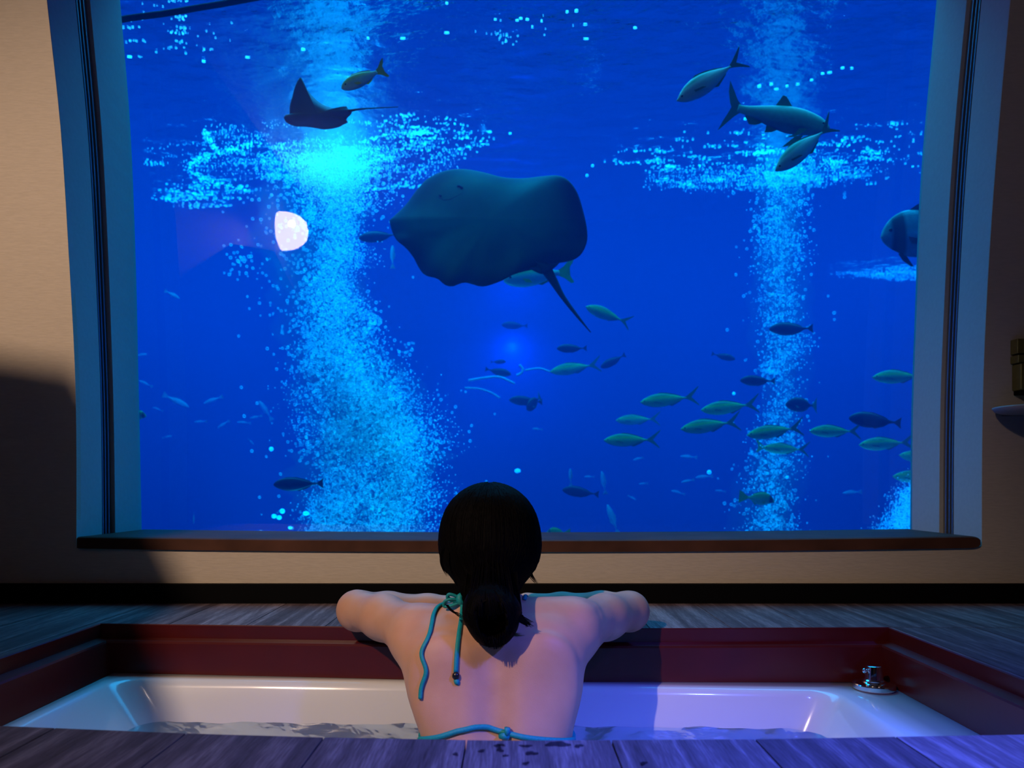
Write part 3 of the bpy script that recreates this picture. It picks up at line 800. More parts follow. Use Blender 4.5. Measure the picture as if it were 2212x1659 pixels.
# each species: body stations (x, top, bottom, half thickness), fins as outlines in (x, z), for a fish of length 1 from nose (0) to tail tips (1)
SPEC = {
 'shoal_fish': dict(body=[(0, .004, -.004, .003), (.03, .022, -.028, .015), (.08, .052, -.060, .034), (.16, .085, -.088, .050), (.27, .108, -.108, .060), (.38, .108, -.110, .060), (.50, .086, -.090, .048), (.60, .058, -.060, .032), (.68, .030, -.033, .018), (.74, .014, -.014, .009), (.77, .012, -.012, .006)],
    tail=[(.735, .010), (.80, .040), (.88, .095), (.995, .175), (.985, .150), (.90, .050), (.855, .004), (.90, -.045), (.97, -.125), (.975, -.150), (.88, -.080), (.80, -.034), (.735, -.010)],
    dorsal=[(.26, .10), (.34, .125), (.45, .112), (.58, .078), (.68, .04), (.68, .02), (.45, .08), (.26, .08)], anal=[(.46, -.09), (.52, -.112), (.60, -.078), (.68, -.042), (.66, -.02), (.48, -.07)],
    pect=[(.205, -.012), (.30, -.030), (.335, -.055), (.29, -.052), (.21, -.035)], eye=(.065, .010, .013), skin='f_green', fin='fin_green'),
 'dark_fish': dict(body=[(0, .012, -.012, .006), (.03, .05, -.045, .025), (.10, .095, -.085, .045), (.22, .132, -.125, .058), (.36, .138, -.140, .062), (.50, .118, -.125, .052), (.64, .075, -.080, .034), (.76, .034, -.036, .018), (.86, .018, -.018, .010), (.90, .018, -.018, .007)],
    tail=[(.865, .016), (.92, .05), (.985, .095), (1.0, .10), (.985, .04), (.98, 0), (.985, -.04), (1.0, -.10), (.985, -.095), (.92, -.05), (.865, -.016)],
    dorsal=[(.16, .11), (.25, .145), (.45, .142), (.65, .09), (.74, .05), (.70, .03), (.4, .10), (.2, .09)], anal=[(.42, -.12), (.5, -.145), (.66, -.098), (.75, -.045), (.7, -.03), (.45, -.10)],
    pect=[(.25, -.01), (.33, -.03), (.35, -.07), (.29, -.06)], eye=(.09, .025, .018), skin='f_dark', fin='fin_dark'),
 'surgeonfish': dict(body=[(0, .01, -.02, .008), (.03, .055, -.06, .028), (.10, .135, -.12, .05), (.22, .195, -.175, .065), (.38, .21, -.20, .07), (.54, .18, -.175, .058), (.67, .105, -.10, .038), (.76, .04, -.04, .02), (.82, .024, -.024, .011), (.85, .03, -.03, .008)],
    tail=[(.81, .022), (.86, .06), (.92, .14), (.98, .24), (.97, .14), (.90, .02), (.91, -.04), (1.0, -.24), (.97, -.22), (.88, -.08), (.81, -.022)],
    dorsal=[(.18, .17), (.3, .225), (.5, .215), (.66, .15), (.72, .08), (.66, .07), (.4, .17)], anal=[(.36, -.18), (.5, -.205), (.65, -.15), (.72, -.08), (.65, -.07), (.4, -.16)],
    pect=[(.27, -.01), (.36, -.05), (.37, -.1), (.3, -.08)], eye=(.10, .06, .02), skin='f_dark', fin='fin_dusk'),
 'tarpon': dict(body=[(0, .006, -.012, .01), (.04, .045, -.055, .032), (.12, .085, -.095, .055), (.25, .115, -.125, .07), (.38, .118, -.130, .072), (.52, .10, -.105, .06), (.66, .070, -.068, .042), (.76, .048, -.045, .026), (.83, .040, -.038, .016), (.86, .042, -.040, .010)],
    tail=[(.83, .035), (.88, .075), (.94, .16), (1.0, .24), (.985, .14), (.945, .04), (.92, 0), (.935, -.05), (.965, -.15), (.985, -.24), (.93, -.16), (.87, -.075), (.83, -.035)],
    dorsal=[(.36, .10), (.40, .14), (.455, .20), (.49, .205), (.50, .165), (.53, .10), (.48, .08)], anal=[(.60, -.08), (.66, -.115), (.72, -.12), (.74, -.08), (.78, -.05), (.7, -.03)],
    pect=[(.20, -.08), (.27, -.10), (.30, -.17), (.36, -.215), (.29, -.19), (.22, -.12)], eye=(.07, .012, .012), skin='f_grey', fin='fin_dusk',
    pelvic=[(.44, -.11), (.50, -.15), (.56, -.165), (.545, -.12), (.56, -.09)]),
 'yellowtail': dict(body=[(0, .01, -.02, .01), (.03, .05, -.05, .03), (.10, .095, -.09, .05), (.22, .13, -.12, .062), (.36, .135, -.125, .064), (.50, .11, -.10, .05), (.62, .075, -.065, .034), (.70, .045, -.04, .02), (.76, .034, -.03, .012)],
    tail=[(.73, .03), (.82, .07), (.92, .15), (1.0, .19), (.96, .11), (.88, .02), (.86, -.01), (.90, -.06), (.94, -.15), (.90, -.16), (.82, -.08), (.73, -.03)],
    dorsal=[(.2, .11), (.3, .15), (.5, .13), (.66, .08), (.64, .05), (.4, .11)], anal=[(.42, -.10), (.5, -.13), (.58, -.1), (.64, -.06), (.5, -.07)],
    pect=[(.24, -.02), (.33, -.05), (.36, -.1), (.28, -.08)], eye=(.09, .02, .018), skin='f_ytail', fin='fin_yellow'),
 'porkfish': dict(body=[(0, .0, -.035, .01), (.03, .04, -.06, .03), (.10, .12, -.085, .05), (.2, .185, -.12, .065), (.34, .20, -.17, .07), (.48, .17, -.155, .06), (.60, .105, -.09, .04), (.68, .05, -.045, .022), (.75, .035, -.03, .012)],
    tail=[(.73, .03), (.82, .08), (.92, .15), (1.0, .185), (.96, .08), (.93, 0), (.96, -.08), (.99, -.19), (.92, -.15), (.82, -.08), (.73, -.03)],
    dorsal=[(.18, .16), (.28, .225), (.45, .20), (.62, .12), (.6, .08), (.35, .17)], anal=[(.46, -.13), (.52, -.19), (.58, -.13), (.63, -.08), (.55, -.08)],
    pect=[(.24, -.04), (.33, -.06), (.35, -.11), (.28, -.1)], eye=(.11, .03, .02), skin='f_yellow', fin='fin_yellow'),
 'batfish': dict(body=[(0, .0, -.04, .015), (.03, .07, -.09, .035), (.09, .15, -.15, .05), (.18, .22, -.20, .065), (.32, .27, -.26, .075), (.5, .26, -.26, .07), (.64, .2, -.2, .05), (.75, .09, -.09, .028), (.82, .05, -.05, .014), (.86, .05, -.05, .01)],
    tail=[(.82, .05), (.92, .11), (1.0, .14), (.98, 0), (1.0, -.14), (.92, -.11), (.82, -.05)],
    dorsal=[(.3, .24), (.45, .33), (.65, .38), (.78, .36), (.74, .2), (.72, .1), (.5, .2)], anal=[(.4, -.24), (.55, -.34), (.7, -.38), (.78, -.34), (.73, -.18), (.7, -.1)],
    pect=[(.28, -.05), (.38, -.08), (.4, -.15), (.31, -.13)], eye=(.09, .04, .022), skin='f_bat', fin='fin_dark', pelvic=[(.22, -.20), (.28, -.24), (.36, -.37), (.33, -.37), (.24, -.30), (.19, -.22)]),
 'small_fish': dict(body=[(0, .01, -.01, .006), (.05, .05, -.05, .025), (.18, .105, -.105, .05), (.36, .125, -.125, .06), (.55, .095, -.095, .045), (.70, .05, -.05, .025), (.8, .022, -.022, .01)],
    tail=[(.78, .02), (.88, .08), (1.0, .14), (.93, 0), (1.0, -.14), (.88, -.08), (.78, -.02)], dorsal=[(.25, .1), (.4, .16), (.6, .11), (.55, .08)], anal=[(.4, -.1), (.5, -.15), (.62, -.09), (.55, -.07)],
    pect=None, eye=None, skin='f_pale', fin='fin_pale'),
}
SPEC['amberjack'] = dict(SPEC['shoal_fish'], tail=[(x, z * .8) for x, z in SPEC['shoal_fish']['tail']], skin='f_silver', fin='fin_dusk')
SPEC['snapper'] = dict(SPEC['shoal_fish'], body=[(x, t * 1.12, b_ * 1.12, w) for x, t, b_, w in SPEC['shoal_fish']['body']])

def ring_body(st, seg=16):
    s = spline(st, 3)
    rings = []
    for x, t, b_, w in s:
        c, h = (t + b_) / 2, max(.0015, (t - b_) / 2); w = max(.001, w)
        rings.append([(x, w * math.cos(a) * (1 - .15 * abs(math.sin(a))), c + h * math.sin(a)) for a in [2 * math.pi * k / seg for k in range(seg)]])
    return rings
def fin_mesh(name, outline, y, mat, parent, thick=.004, sweep=0.0):
    n = len(outline)
    c = (sum(p_[0] for p_ in outline) / n, sum(p_[1] for p_ in outline) / n)
    vv = [(x, y, z) for x, z in outline]
    bm = bmesh.new()
    a = [bm.verts.new((x, y - thick * .3 + sweep * (x - outline[0][0]), z)) for x, z in outline]
    f_ = bm.faces.new(a)
    r = bmesh.ops.triangulate(bm, faces=[f_])
    g_ = bmesh.ops.extrude_face_region(bm, geom=bm.faces[:])
    for v_ in [e for e in g_['geom'] if isinstance(e, bmesh.types.BMVert)]:
        v_.co.y += thick * .6
    bmesh.ops.recalc_face_normals(bm, faces=bm.faces[:])
    me = bpy.data.meshes.new(name); bm.to_mesh(me); bm.free()
    me.materials.append(mat)
    return link(bpy.data.objects.new(name, me), parent)
def make_fish(kind):
    s = SPEC[kind]
    root = empty(kind)
    mb = MB(); mb.loft(ring_body(s['body']))
    body = mb.build('body', M[s['skin']], root, smooth=True)
    fin_mesh('tail_fin', s['tail'], 0, M[s['fin']], root)
    fin_mesh('dorsal_fin', s['dorsal'], 0, M[s['fin']], root)
    fin_mesh('anal_fin', s['anal'], 0, M[s['fin']], root)
    w = max(r[3] for r in s['body'])
    if s.get('pelvic'): fin_mesh('pelvic_fin', s['pelvic'], 0, M[s['fin']], root)
    if s['pect']:
        for sg in (-1, 1): fin_mesh('pectoral_fin', s['pect'], sg * w * .93, M[s['fin']], root, sweep=sg * .25)
    if s['eye']:
        ex, ez, er = s['eye']
        wy = float(np.interp(ex, [r[0] for r in s['body']], [r[3] for r in s['body']]))
        for sg in (-1, 1):
            bv, bf = ICO2
            np_mesh('eye', bv * np.array([er, er * .5, er]) + np.array([ex, sg * wy * .93, ez]), bf, M['eye'], body)
    return root
def copy_tree(o, parent=None):
    c = o.copy(); COL.objects.link(c)
    if parent is not None: c.parent = parent
    for ch in o.children: copy_tree(ch, c)
    return c
PROTO = {}
def put_fish(kind, nose, tail, Y, label, group, Yt=None, cat='fish', hscale=1.0, roll=0.0):
    if kind not in PROTO:
        PROTO[kind] = o = make_fish(kind)
    else:
        o = copy_tree(PROTO[kind])
    a, b_ = P(*nose, Y), P(*tail, Yt if Yt else Y + .03)
    x = (b_ - a); L = x.length; x.normalize()
    up = Vector((0, 0, 1))
    if abs(x.z) > .95: up = Vector((1, 0, 0))
    y = up.cross(x).normalized()
    z = x.cross(y)
    if roll:
        q = Matrix.Rotation(roll, 3, x); y = q @ y; z = q @ z
    m = Matrix((x, y, z)).transposed().to_4x4()
    o.matrix_world = Matrix.Translation(a) @ m @ Matrix.Diagonal((L, L, L * hscale, 1))
    tag(o, label, cat, group)
    return o

G = 'green fork-tailed fish of the shoal'
for n_, t_, Y_, lb in [
    ((1383, 869), (1512, 856), 4.35, 'green fork-tailed fish leading the top of the shoal, right of the stingray tail'),
    ((1514, 886), (1642, 872), 4.3, 'green fork-tailed fish just right of and below the topmost shoal fish'),
    ((1330, 908), (1428, 905), 5.4, 'faint bluish-green fork-tailed fish above the leftmost shoal fish'),
    ((1470, 927), (1602, 910), 4.2, 'green fork-tailed fish in the middle of the shoal with its tail raised'),
    ((1304, 951), (1428, 950), 4.3, 'green fork-tailed fish lowest and leftmost in the shoal'),
    ((1613, 940), (1738, 922), 4.15, 'green fork-tailed fish crossing the narrow bubble column'),
    ((1748, 931), (1863, 932), 4.3, 'green fork-tailed fish whose tail touches the large dark fish'),
    ((1855, 961), (1978, 955), 4.5, 'green fork-tailed fish under the large dark fish by the right jamb'),
    ((1884, 815), (2010, 812), 4.3, 'green fish cut off by the right jamb, above the shoal'),
    ((1188, 803), (1300, 786), 5.2, 'dim green fish near the pale curved hoses below the stingray')]:
    put_fish('shoal_fish', n_, t_, Y_, lb, G)
put_fish('shoal_fish', (1648, 967), (1750, 972), 4.6, 'pale bluish fork-tailed fish directly below the one crossing the bubble column', G)
put_fish('snapper', (1265, 662), (1365, 700), 4.4, 'plump green fish heading up left beside the tip of the stingray tail', None)
put_fish('shoal_fish', (1928, 1029), (2040, 1031), 4.6, 'dark teal fish half hidden by the right jamb near the bottom of the window', G)
put_fish('shoal_fish', (1942, 983), (2050, 992), 4.8, 'small green fish half hidden by the right jamb under the shoal', G)
put_fish('yellowtail', (1712, 975), (1630, 963), 4.75, 'yellow-tailed fish whose dark tail shows below the shoal at the bubble column', None)
D = 'dark navy fish in the open water'
for n_, t_, Y_, lb in [
    ((1662, 711), (1757, 709), 4.4, 'dark navy fish alone high in front of the narrow bubble column'),
    ((1599, 822), (1675, 823), 4.5, 'dark navy fish just left of the narrow bubble column above the shoal'),
    ((1834, 903), (1947, 914), 4.1, 'largest dark navy fish, tilted down beside the right jamb'),
    ((1588, 776), (1537, 764), 5.2, 'small dark fish heading right, upper left of the narrow bubble column'),
    ((1203, 753), (1268, 752), 5.0, 'small dark fish just below the stingray tail'),
    ((1298, 794), (1351, 766), 5.2, 'small dark fish tilted up to the right under the plump green fish'),
    ((1084, 702), (1140, 704), 6.6, 'faint dark fish over the blue glow below the stingray'),
    ((1104, 809), (1048, 797), 5.4, 'small dark fish heading right above the brightest pale hose'),
    ((1100, 864), (1172, 868), 5.2, 'dark fish overlapping a rounder fish below the pale hoses'),
    ((775, 515), (862, 506), 4.5, 'dark fish with its tail behind the left edge of the stingray'),
    ((591, 1047), (699, 1044), 3.9, 'black fish low on the left in front of the bubble column'),
    ((1215, 1058), (1294, 1068), 4.8, 'dark fish right of the head of the bather'),
    ((1093, 781), (1060, 782), 6.4, 'faint tiny dark fish left of the pale hoses')]:
    put_fish('dark_fish', n_, t_, Y_, lb, D)
put_fish('surgeonfish', (1697, 874), (1766, 876), 4.45, 'deep-bodied dark fish with crescent tail beside the narrow bubble column', None)
put_fish('surgeonfish', (1138, 885), (1168, 856), 5.0, 'round dark-green fish turned away below the pale hoses', None, Yt=5.12)
put_fish('tarpon', (1792, 276), (1562, 228), 3.1, 'large grey-green fish heading right near the surface', None, Yt=3.16)
put_fish('amberjack', (1462, 218), (1612, 122), 2.9, 'silver-green fish diving left near the surface at upper right', 'pale green fish near the surface', Yt=2.96)
put_fish('amberjack', (1674, 369), (1806, 262), 3.0, 'green fish diving left just under the large grey-green fish', 'pale green fish near the surface', Yt=3.06)
put_fish('yellowtail', (738, 191), (838, 145), 2.85, 'silvery fish with yellow tail above the small pointed-winged ray', None, Yt=2.9)
put_fish('porkfish', (1673, 1082), (1596, 1072), 4.3, 'yellow-green fish with dark face band at the foot of the narrow bubble column', None)
put_fish('batfish', (1903, 508), (2085, 500), 3.5, 'dark banded deep-bodied fish half hidden by the right jamb', None)
put_fish('yellowtail', (1088, 606), (1246, 584), 4.1, 'pale cyan fish mostly hidden behind the underside of the stingray', None, Yt=4.15)
put_fish('porkfish', (316, 898), (268, 898), 4.0, 'green fish nose peeping out beside the left jamb', None)
put_fish('porkfish', (1180, 1150), (1232, 1152), 4.2, 'green fish back just above the sill right of the bather', None)
SF = 'small pale fish far back in the blue water'
for i, (n_, t_, Y_, lb) in enumerate([
    ((408, 880), (352, 852), 6.5, 'pale slender fish slanting down right in the lower left water'),
    ((440, 872), (482, 856), 6.8, 'pale fish tilted up right, right of the slanting pale fish'),
    ((388, 645), (356, 628), 6.2, 'lone pale blurred fish high on the left side'),
    ((560, 866), (588, 908), 6.8, 'pale fish diving steeply beside the lower bubble column'),
    ((540, 904), (566, 898), 6.6, 'small bright fish just left of the lower bubble column'),
    ((470, 925), (496, 908), 7.0, 'pale fish under the pair of tilted pale fish'),
    ((512, 912), (542, 914), 7.0, 'faint greenish fish left of the lower bubble column'),
    ((330, 880), (352, 888), 7.2, 'faint fish close to the left jamb beside the slanting pale fish'),
    ((372, 942), (350, 946), 7.4, 'faint small fish low near the left jamb'),
    ((420, 912), (448, 910), 7.2, 'faint flat fish in the middle of the lower left water'),
    ((548, 960), (536, 948), 7.0, 'pale small fish above the black fish, lower left'),
    ((300, 822), (330, 836), 7.0, 'faint fish touching the left jamb at mid height'),
    ((318, 765), (288, 770), 7.0, 'faint broad fish by the left jamb above the others'),
    ((418, 1132), (419, 1106), 5.6, 'small pale fish hanging upright near the lower left of the window'),
    ((848, 530), (848, 580), 5.2, 'pale fish hanging upright left of the stingray'),
    ((1232, 1012), (1233, 1050), 5.8, 'pale greenish fish upright above the dark fish right of the bather'),
    ((1300, 1018), (1308, 1068), 6.2, 'blurred pale fish upright to the right of the dark fish tail'),
    ((1312, 1090), (1336, 1156), 5.6, 'large blurred pale fish standing on its head above the sill'),
    ((1368, 994), (1390, 988), 6.8, 'pale fish below the left end of the shoal'),
    ((1470, 986), (1506, 988), 6.8, 'pale flat fish below the middle of the shoal'),
    ((1472, 1042), (1500, 1036), 6.4, 'bright small fish low under the middle of the shoal'),
    ((1502, 1032), (1540, 1028), 6.8, 'pale fish beside the bright bubble under the shoal'),
    ((1374, 1080), (1356, 1070), 6.6, 'small pale fish low between the bather and the narrow bubble column'),
    ((1262, 1030), (1284, 1030), 6.8, 'small pale fish over the dark fish right of the bather'),
    ((1450, 1060), (1480, 1068), 7.2, 'faint pale fish low, left of the yellow-green fish'),
    ((1545, 1060), (1568, 1062), 7.2, 'faint pale fish close left of the yellow-green fish'),
    ((1820, 1066), (1862, 1062), 6.4, 'blurred pale fish low, between the yellow-green fish and the right jamb'),
    ((1150, 926), (1172, 928), 6.6, 'pale small fish below the round dark-green fish'),
    ((1380, 1046), (1400, 1044), 7.2, 'faint small fish below the leftmost shoal fish')]):
    put_fish('small_fish', n_, t_, Y_, lb, SF, hscale=.8)

# pale hoses far back
HO = 'pale hoses at the back of the tank'
for pts, r_, lb in [([(1012, 822), (1050, 816), (1080, 815), (1112, 829)], .010, 'brightest pale hose in a shallow arc below the stingray'),
                    ([(1134, 800), (1165, 796), (1190, 804)], .008, 'pale hose ending behind the dim green fish'),
                    ([(1122, 788), (1129, 797), (1126, 806), (1116, 811)], .010, 'short pale hose curled like a hook'),
                    ([(1004, 838), (1035, 840), (1060, 848), (1080, 860)], .008, 'faint pale hose running below the brightest one')]:
    mb = MB(); mb.tube([P(a, b_, 6.0) for a, b_ in spline(pts, 6)], r_, 8)
    tag(mb.build('hose', M['hose'], smooth=True), lb, 'hose', HO)
# pole near the surface, upper left
mb = MB(); s = spline([(235, 45), (262, 42), (400, 22), (540, -3), (620, -17)], 6)
mb.tube([P(a, b_, 2.95 + .0003 * (a - 262)) + Vector((0, 0, .0008 * math.sin(a * .3))) for a, b_ in s], .0115, 10)
tag(mb.build('pole', M['rope'], smooth=True), 'dark algae-covered pole crossing the top left corner of the aquarium', 'pole')

# ------------------------------------------------------------------ rays
def ray_disc(outline_px, centre_px, Y0, thick, warp, mat, name, parent, n=120, rings=18):
    o = spline(outline_px + [outline_px[0]], 6)[:-1]
    d = np.r_[0, np.cumsum(np.hypot(*np.diff(np.vstack([o, o[:1]]), axis=0).T))]
    u = np.linspace(0, d[-1], n, endpoint=False)
    oo = np.vstack([o, o[:1]])
    ox, oy = np.interp(u, d, oo[:, 0]), np.interp(u, d, oo[:, 1])
    verts, faces, rim = [], [], []
    for side in (-1, 1):
        base = len(verts)
        verts.append(P(*centre_px, Y0) + Vector((0, side * thick, 0))); rim.append(0)
        for k in range(1, rings + 1):
            r = 1 - (1 - k / rings) ** 1.4
            for j in range(n):
                px, py = centre_px[0] + (ox[j] - centre_px[0]) * r, centre_px[1] + (oy[j] - centre_px[1]) * r
                t = thick * max(0, (1 - r ** 2.2)) ** .8
                p_ = P(px, py, Y0 + warp(px, py, r))
                verts.append(p_ + Vector((0, side * t, 0))); rim.append(r)
        for j in range(n):
            jj = (j + 1) % n
            faces.append((base, base + 1 + j, base + 1 + jj) if side < 0 else (base, base + 1 + jj, base + 1 + j))
            for k in range(rings - 1):
                a, b_, c_, d_ = base + 1 + k * n + j, base + 1 + k * n + jj, base + 1 + (k + 1) * n + jj, base + 1 + (k + 1) * n + j
                faces.append((a, d_, c_, b_) if side < 0 else (a, b_, c_, d_))
    ob = mesh_obj(name, verts, faces, mat, parent)
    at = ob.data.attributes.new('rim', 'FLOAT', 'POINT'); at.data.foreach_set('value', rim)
    bm = bmesh.new(); bm.from_mesh(ob.data)
    bmesh.ops.remove_doubles(bm, verts=bm.verts, dist=.0005); bmesh.ops.recalc_face_normals(bm, faces=bm.faces); bm.to_mesh(ob.data); bm.free()
    return ob
def ray_mat(name, mid, edge, e0=.8):
    m, nt, out = new_mat(name)
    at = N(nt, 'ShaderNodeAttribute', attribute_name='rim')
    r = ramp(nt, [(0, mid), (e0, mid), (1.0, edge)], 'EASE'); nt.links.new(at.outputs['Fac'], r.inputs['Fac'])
    tc = N(nt, 'ShaderNodeTexCoord'); nz = N(nt, 'ShaderNodeTexNoise'); nz.inputs['Scale'].default_value = 5; nz.inputs['Detail'].default_value = 4
    nt.links.new(tc.outputs['Object'], nz.inputs['Vector'])
    mr = ramp(nt, [(.3, (.75, .75, .75)), (.7, (1.2, 1.2, 1.2))]); nt.links.new(nz.outputs['Fac'], mr.inputs['Fac'])
    mx = N(nt, 'ShaderNodeMixRGB', blend_type='MULTIPLY'); mx.inputs['Fac'].default_value = 1
    nt.links.new(r.outputs['Color'], mx.inputs['Color1']); nt.links.new(mr.outputs['Color'], mx.inputs['Color2'])
    b = N(nt, 'ShaderNodeBsdfPrincipled'); b.inputs['Roughness'].default_value = .6
    nt.links.new(mx.outputs['Color'], b.inputs['Base Color']); nt.links.new(b.outputs[0], out.inputs['Surface'])
    return m
M['stingray'] = ray_mat('stingray_skin', (0.035, 0.125, 0.05), (0.002, 0.003, 0.004), .70)  # shading of the curved fin margins painted in as a dark rim
M['eagle'] = ray_mat('eagle_ray_skin', (0.10, 0.17, 0.20), (0.08, 0.12, 0.16), .8)
M['raytail'] = simple('ray_tail_skin', (0.008, 0.01, 0.014), 0.6)
M['mouth'] = simple('ray_mouth', (0.015, 0.025, 0.03), 0.7)
ST = [(841, 476), (876, 443), (902, 408), (925, 385), (960, 369), (1000, 365), (1044, 372), (1087, 383), (1131, 385), (1168, 381), (1203, 379), (1226, 388), (1246, 414), (1261, 460), (1269, 504), (1265, 532), (1252, 553), (1232, 564), (1209, 568), (1190, 574), (1172, 581), (1145, 584), (1113, 592), (1087, 605), (1058, 616), (1038, 619), (1009, 611), (995, 612), (977, 619), (960, 615), (945, 602), (919, 595), (905, 579), (893, 556), (876, 535), (856, 518), (845, 494)]
sr = tag(empty('stingray', P(1060, 490, 3.6)), 'huge dark stingray gliding across the middle of the window with its tail trailing right', 'stingray')
def reroot(o, root):
    o.parent = root
    o.data.transform(Matrix.Translation(-root.location))
def warp(px, py, r):
    u = (px - 1060) / 210; v_ = (py - 490) / 125
    w = -.10 * u * abs(u) - .035 * v_ + .05 * max(0, u - .3) * 3 * (v_ + .2)
    w += .035 * r ** 4 * math.sin(u * 9 + v_ * 3) * (1 if v_ > .2 else .3)
    return w - .02 * max(0, -v_) * r ** 2
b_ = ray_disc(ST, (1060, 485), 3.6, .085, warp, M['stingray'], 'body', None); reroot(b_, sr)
mb = MB(); s = spline([(1160, 568, .020), (1178, 580, .026), (1195, 606, .020), (1215, 640, .012), (1245, 680, .0075), (1276, 718, .002)], 6)
mb.tube([P(a, c_, 3.58) for a, c_, r_ in s], [r_ for a, c_, r_ in s], 10)
t_ = mb.build('tail', M['raytail'], None, smooth=True); reroot(t_, sr)
for pts in ([(1150, 560), (1168, 571), (1192, 572), (1208, 568), (1190, 584), (1172, 585)], [(1140, 578), (1160, 574), (1172, 582), (1172, 592), (1158, 588)]):
    o = ray_disc(pts, (sum(p_[0] for p_ in pts) / len(pts), sum(p_[1] for p_ in pts) / len(pts)), 3.545, .01, lambda a, c_, r: 0, M['raytail'], 'pelvic_fin', None, 40, 5); reroot(o, sr)
bt = BVHTree.FromObject(b_, bpy.context.evaluated_depsgraph_get()) if False else None
def stick(px, py, o, off=.003):
    """point where the sight line through a pixel meets a mesh object, pulled towards the viewer"""
    key = o.name
    if key not in stick.c:
        mw = Matrix.Translation(o.parent.location) if o.parent else Matrix()
        stick.c[key] = BVHTree.FromPolygons([mw @ v_.co for v_ in o.data.vertices], [tuple(p_.vertices) for p_ in o.data.polygons])
    eye = Vector((0, 0, CH)); d_ = (P(px, py, 1.0) - eye).normalized()
    h = stick.c[key].ray_cast(eye, d_)
    if h[0] is None: return None
    n = h[1] if h[1].dot(d_) < 0 else -h[1]
    return h[0] + n * off, n
stick.c = {}
for path, r_, nm in (([(945, 425), (958, 432), (972, 431), (985, 424), (1000, 417)], .0012, 'mouth'), ([(988, 402), (994, 402), (999, 407)], .006, 'nostril'), ([(949, 421), (953, 424)], .005, 'nostril')):
    pp = [stick(a, c_, b_, .0) for a, c_ in path]
    pp = [q[0] for q in pp if q]
    if len(pp) > 1:
        mb = MB(); mb.tube(pp, r_, 6); o = mb.build(nm, M['mouth'], None, smooth=True); reroot(o, sr)
er = tag(empty('eagle_ray', P(690, 245, 3.0)), 'small pointed-winged ray with a whip tail against the bright left bubble column', 'ray')
EG = [(613, 254), (617, 248), (625, 248), (626, 228), (631.5, 208), (637, 187.5), (644, 172), (650.5, 167), (655, 179), (664, 194), (677.6, 210.5), (695, 224), (715.6, 232), (734.6, 235), (748, 229), (751.5, 235), (760, 237.6), (759, 246), (748, 258), (752, 264), (742.7, 269), (729, 275.6), (702, 279.7), (675, 275.6), (656, 273.6), (641, 273.6), (626, 269), (616.6, 262)]
o = ray_disc(EG, (690, 252), 3.0, .025, lambda a, c_, r: .0012 * (c_ - 250) + .03 * r ** 2, M['eagle'], 'body', None, 110, 12); reroot(o, er)
mb = MB(); s = spline([(752, 240, .006), (775, 236, .0035), (800, 234, .0025), (860, 231, .0015)], 6)
mb.tube([P(a, c_, 3.01) for a, c_, r_ in s], [r_ for a, c_, r_ in s], 6); o = mb.build('tail', M['raytail'], None, smooth=True); reroot(o, er)

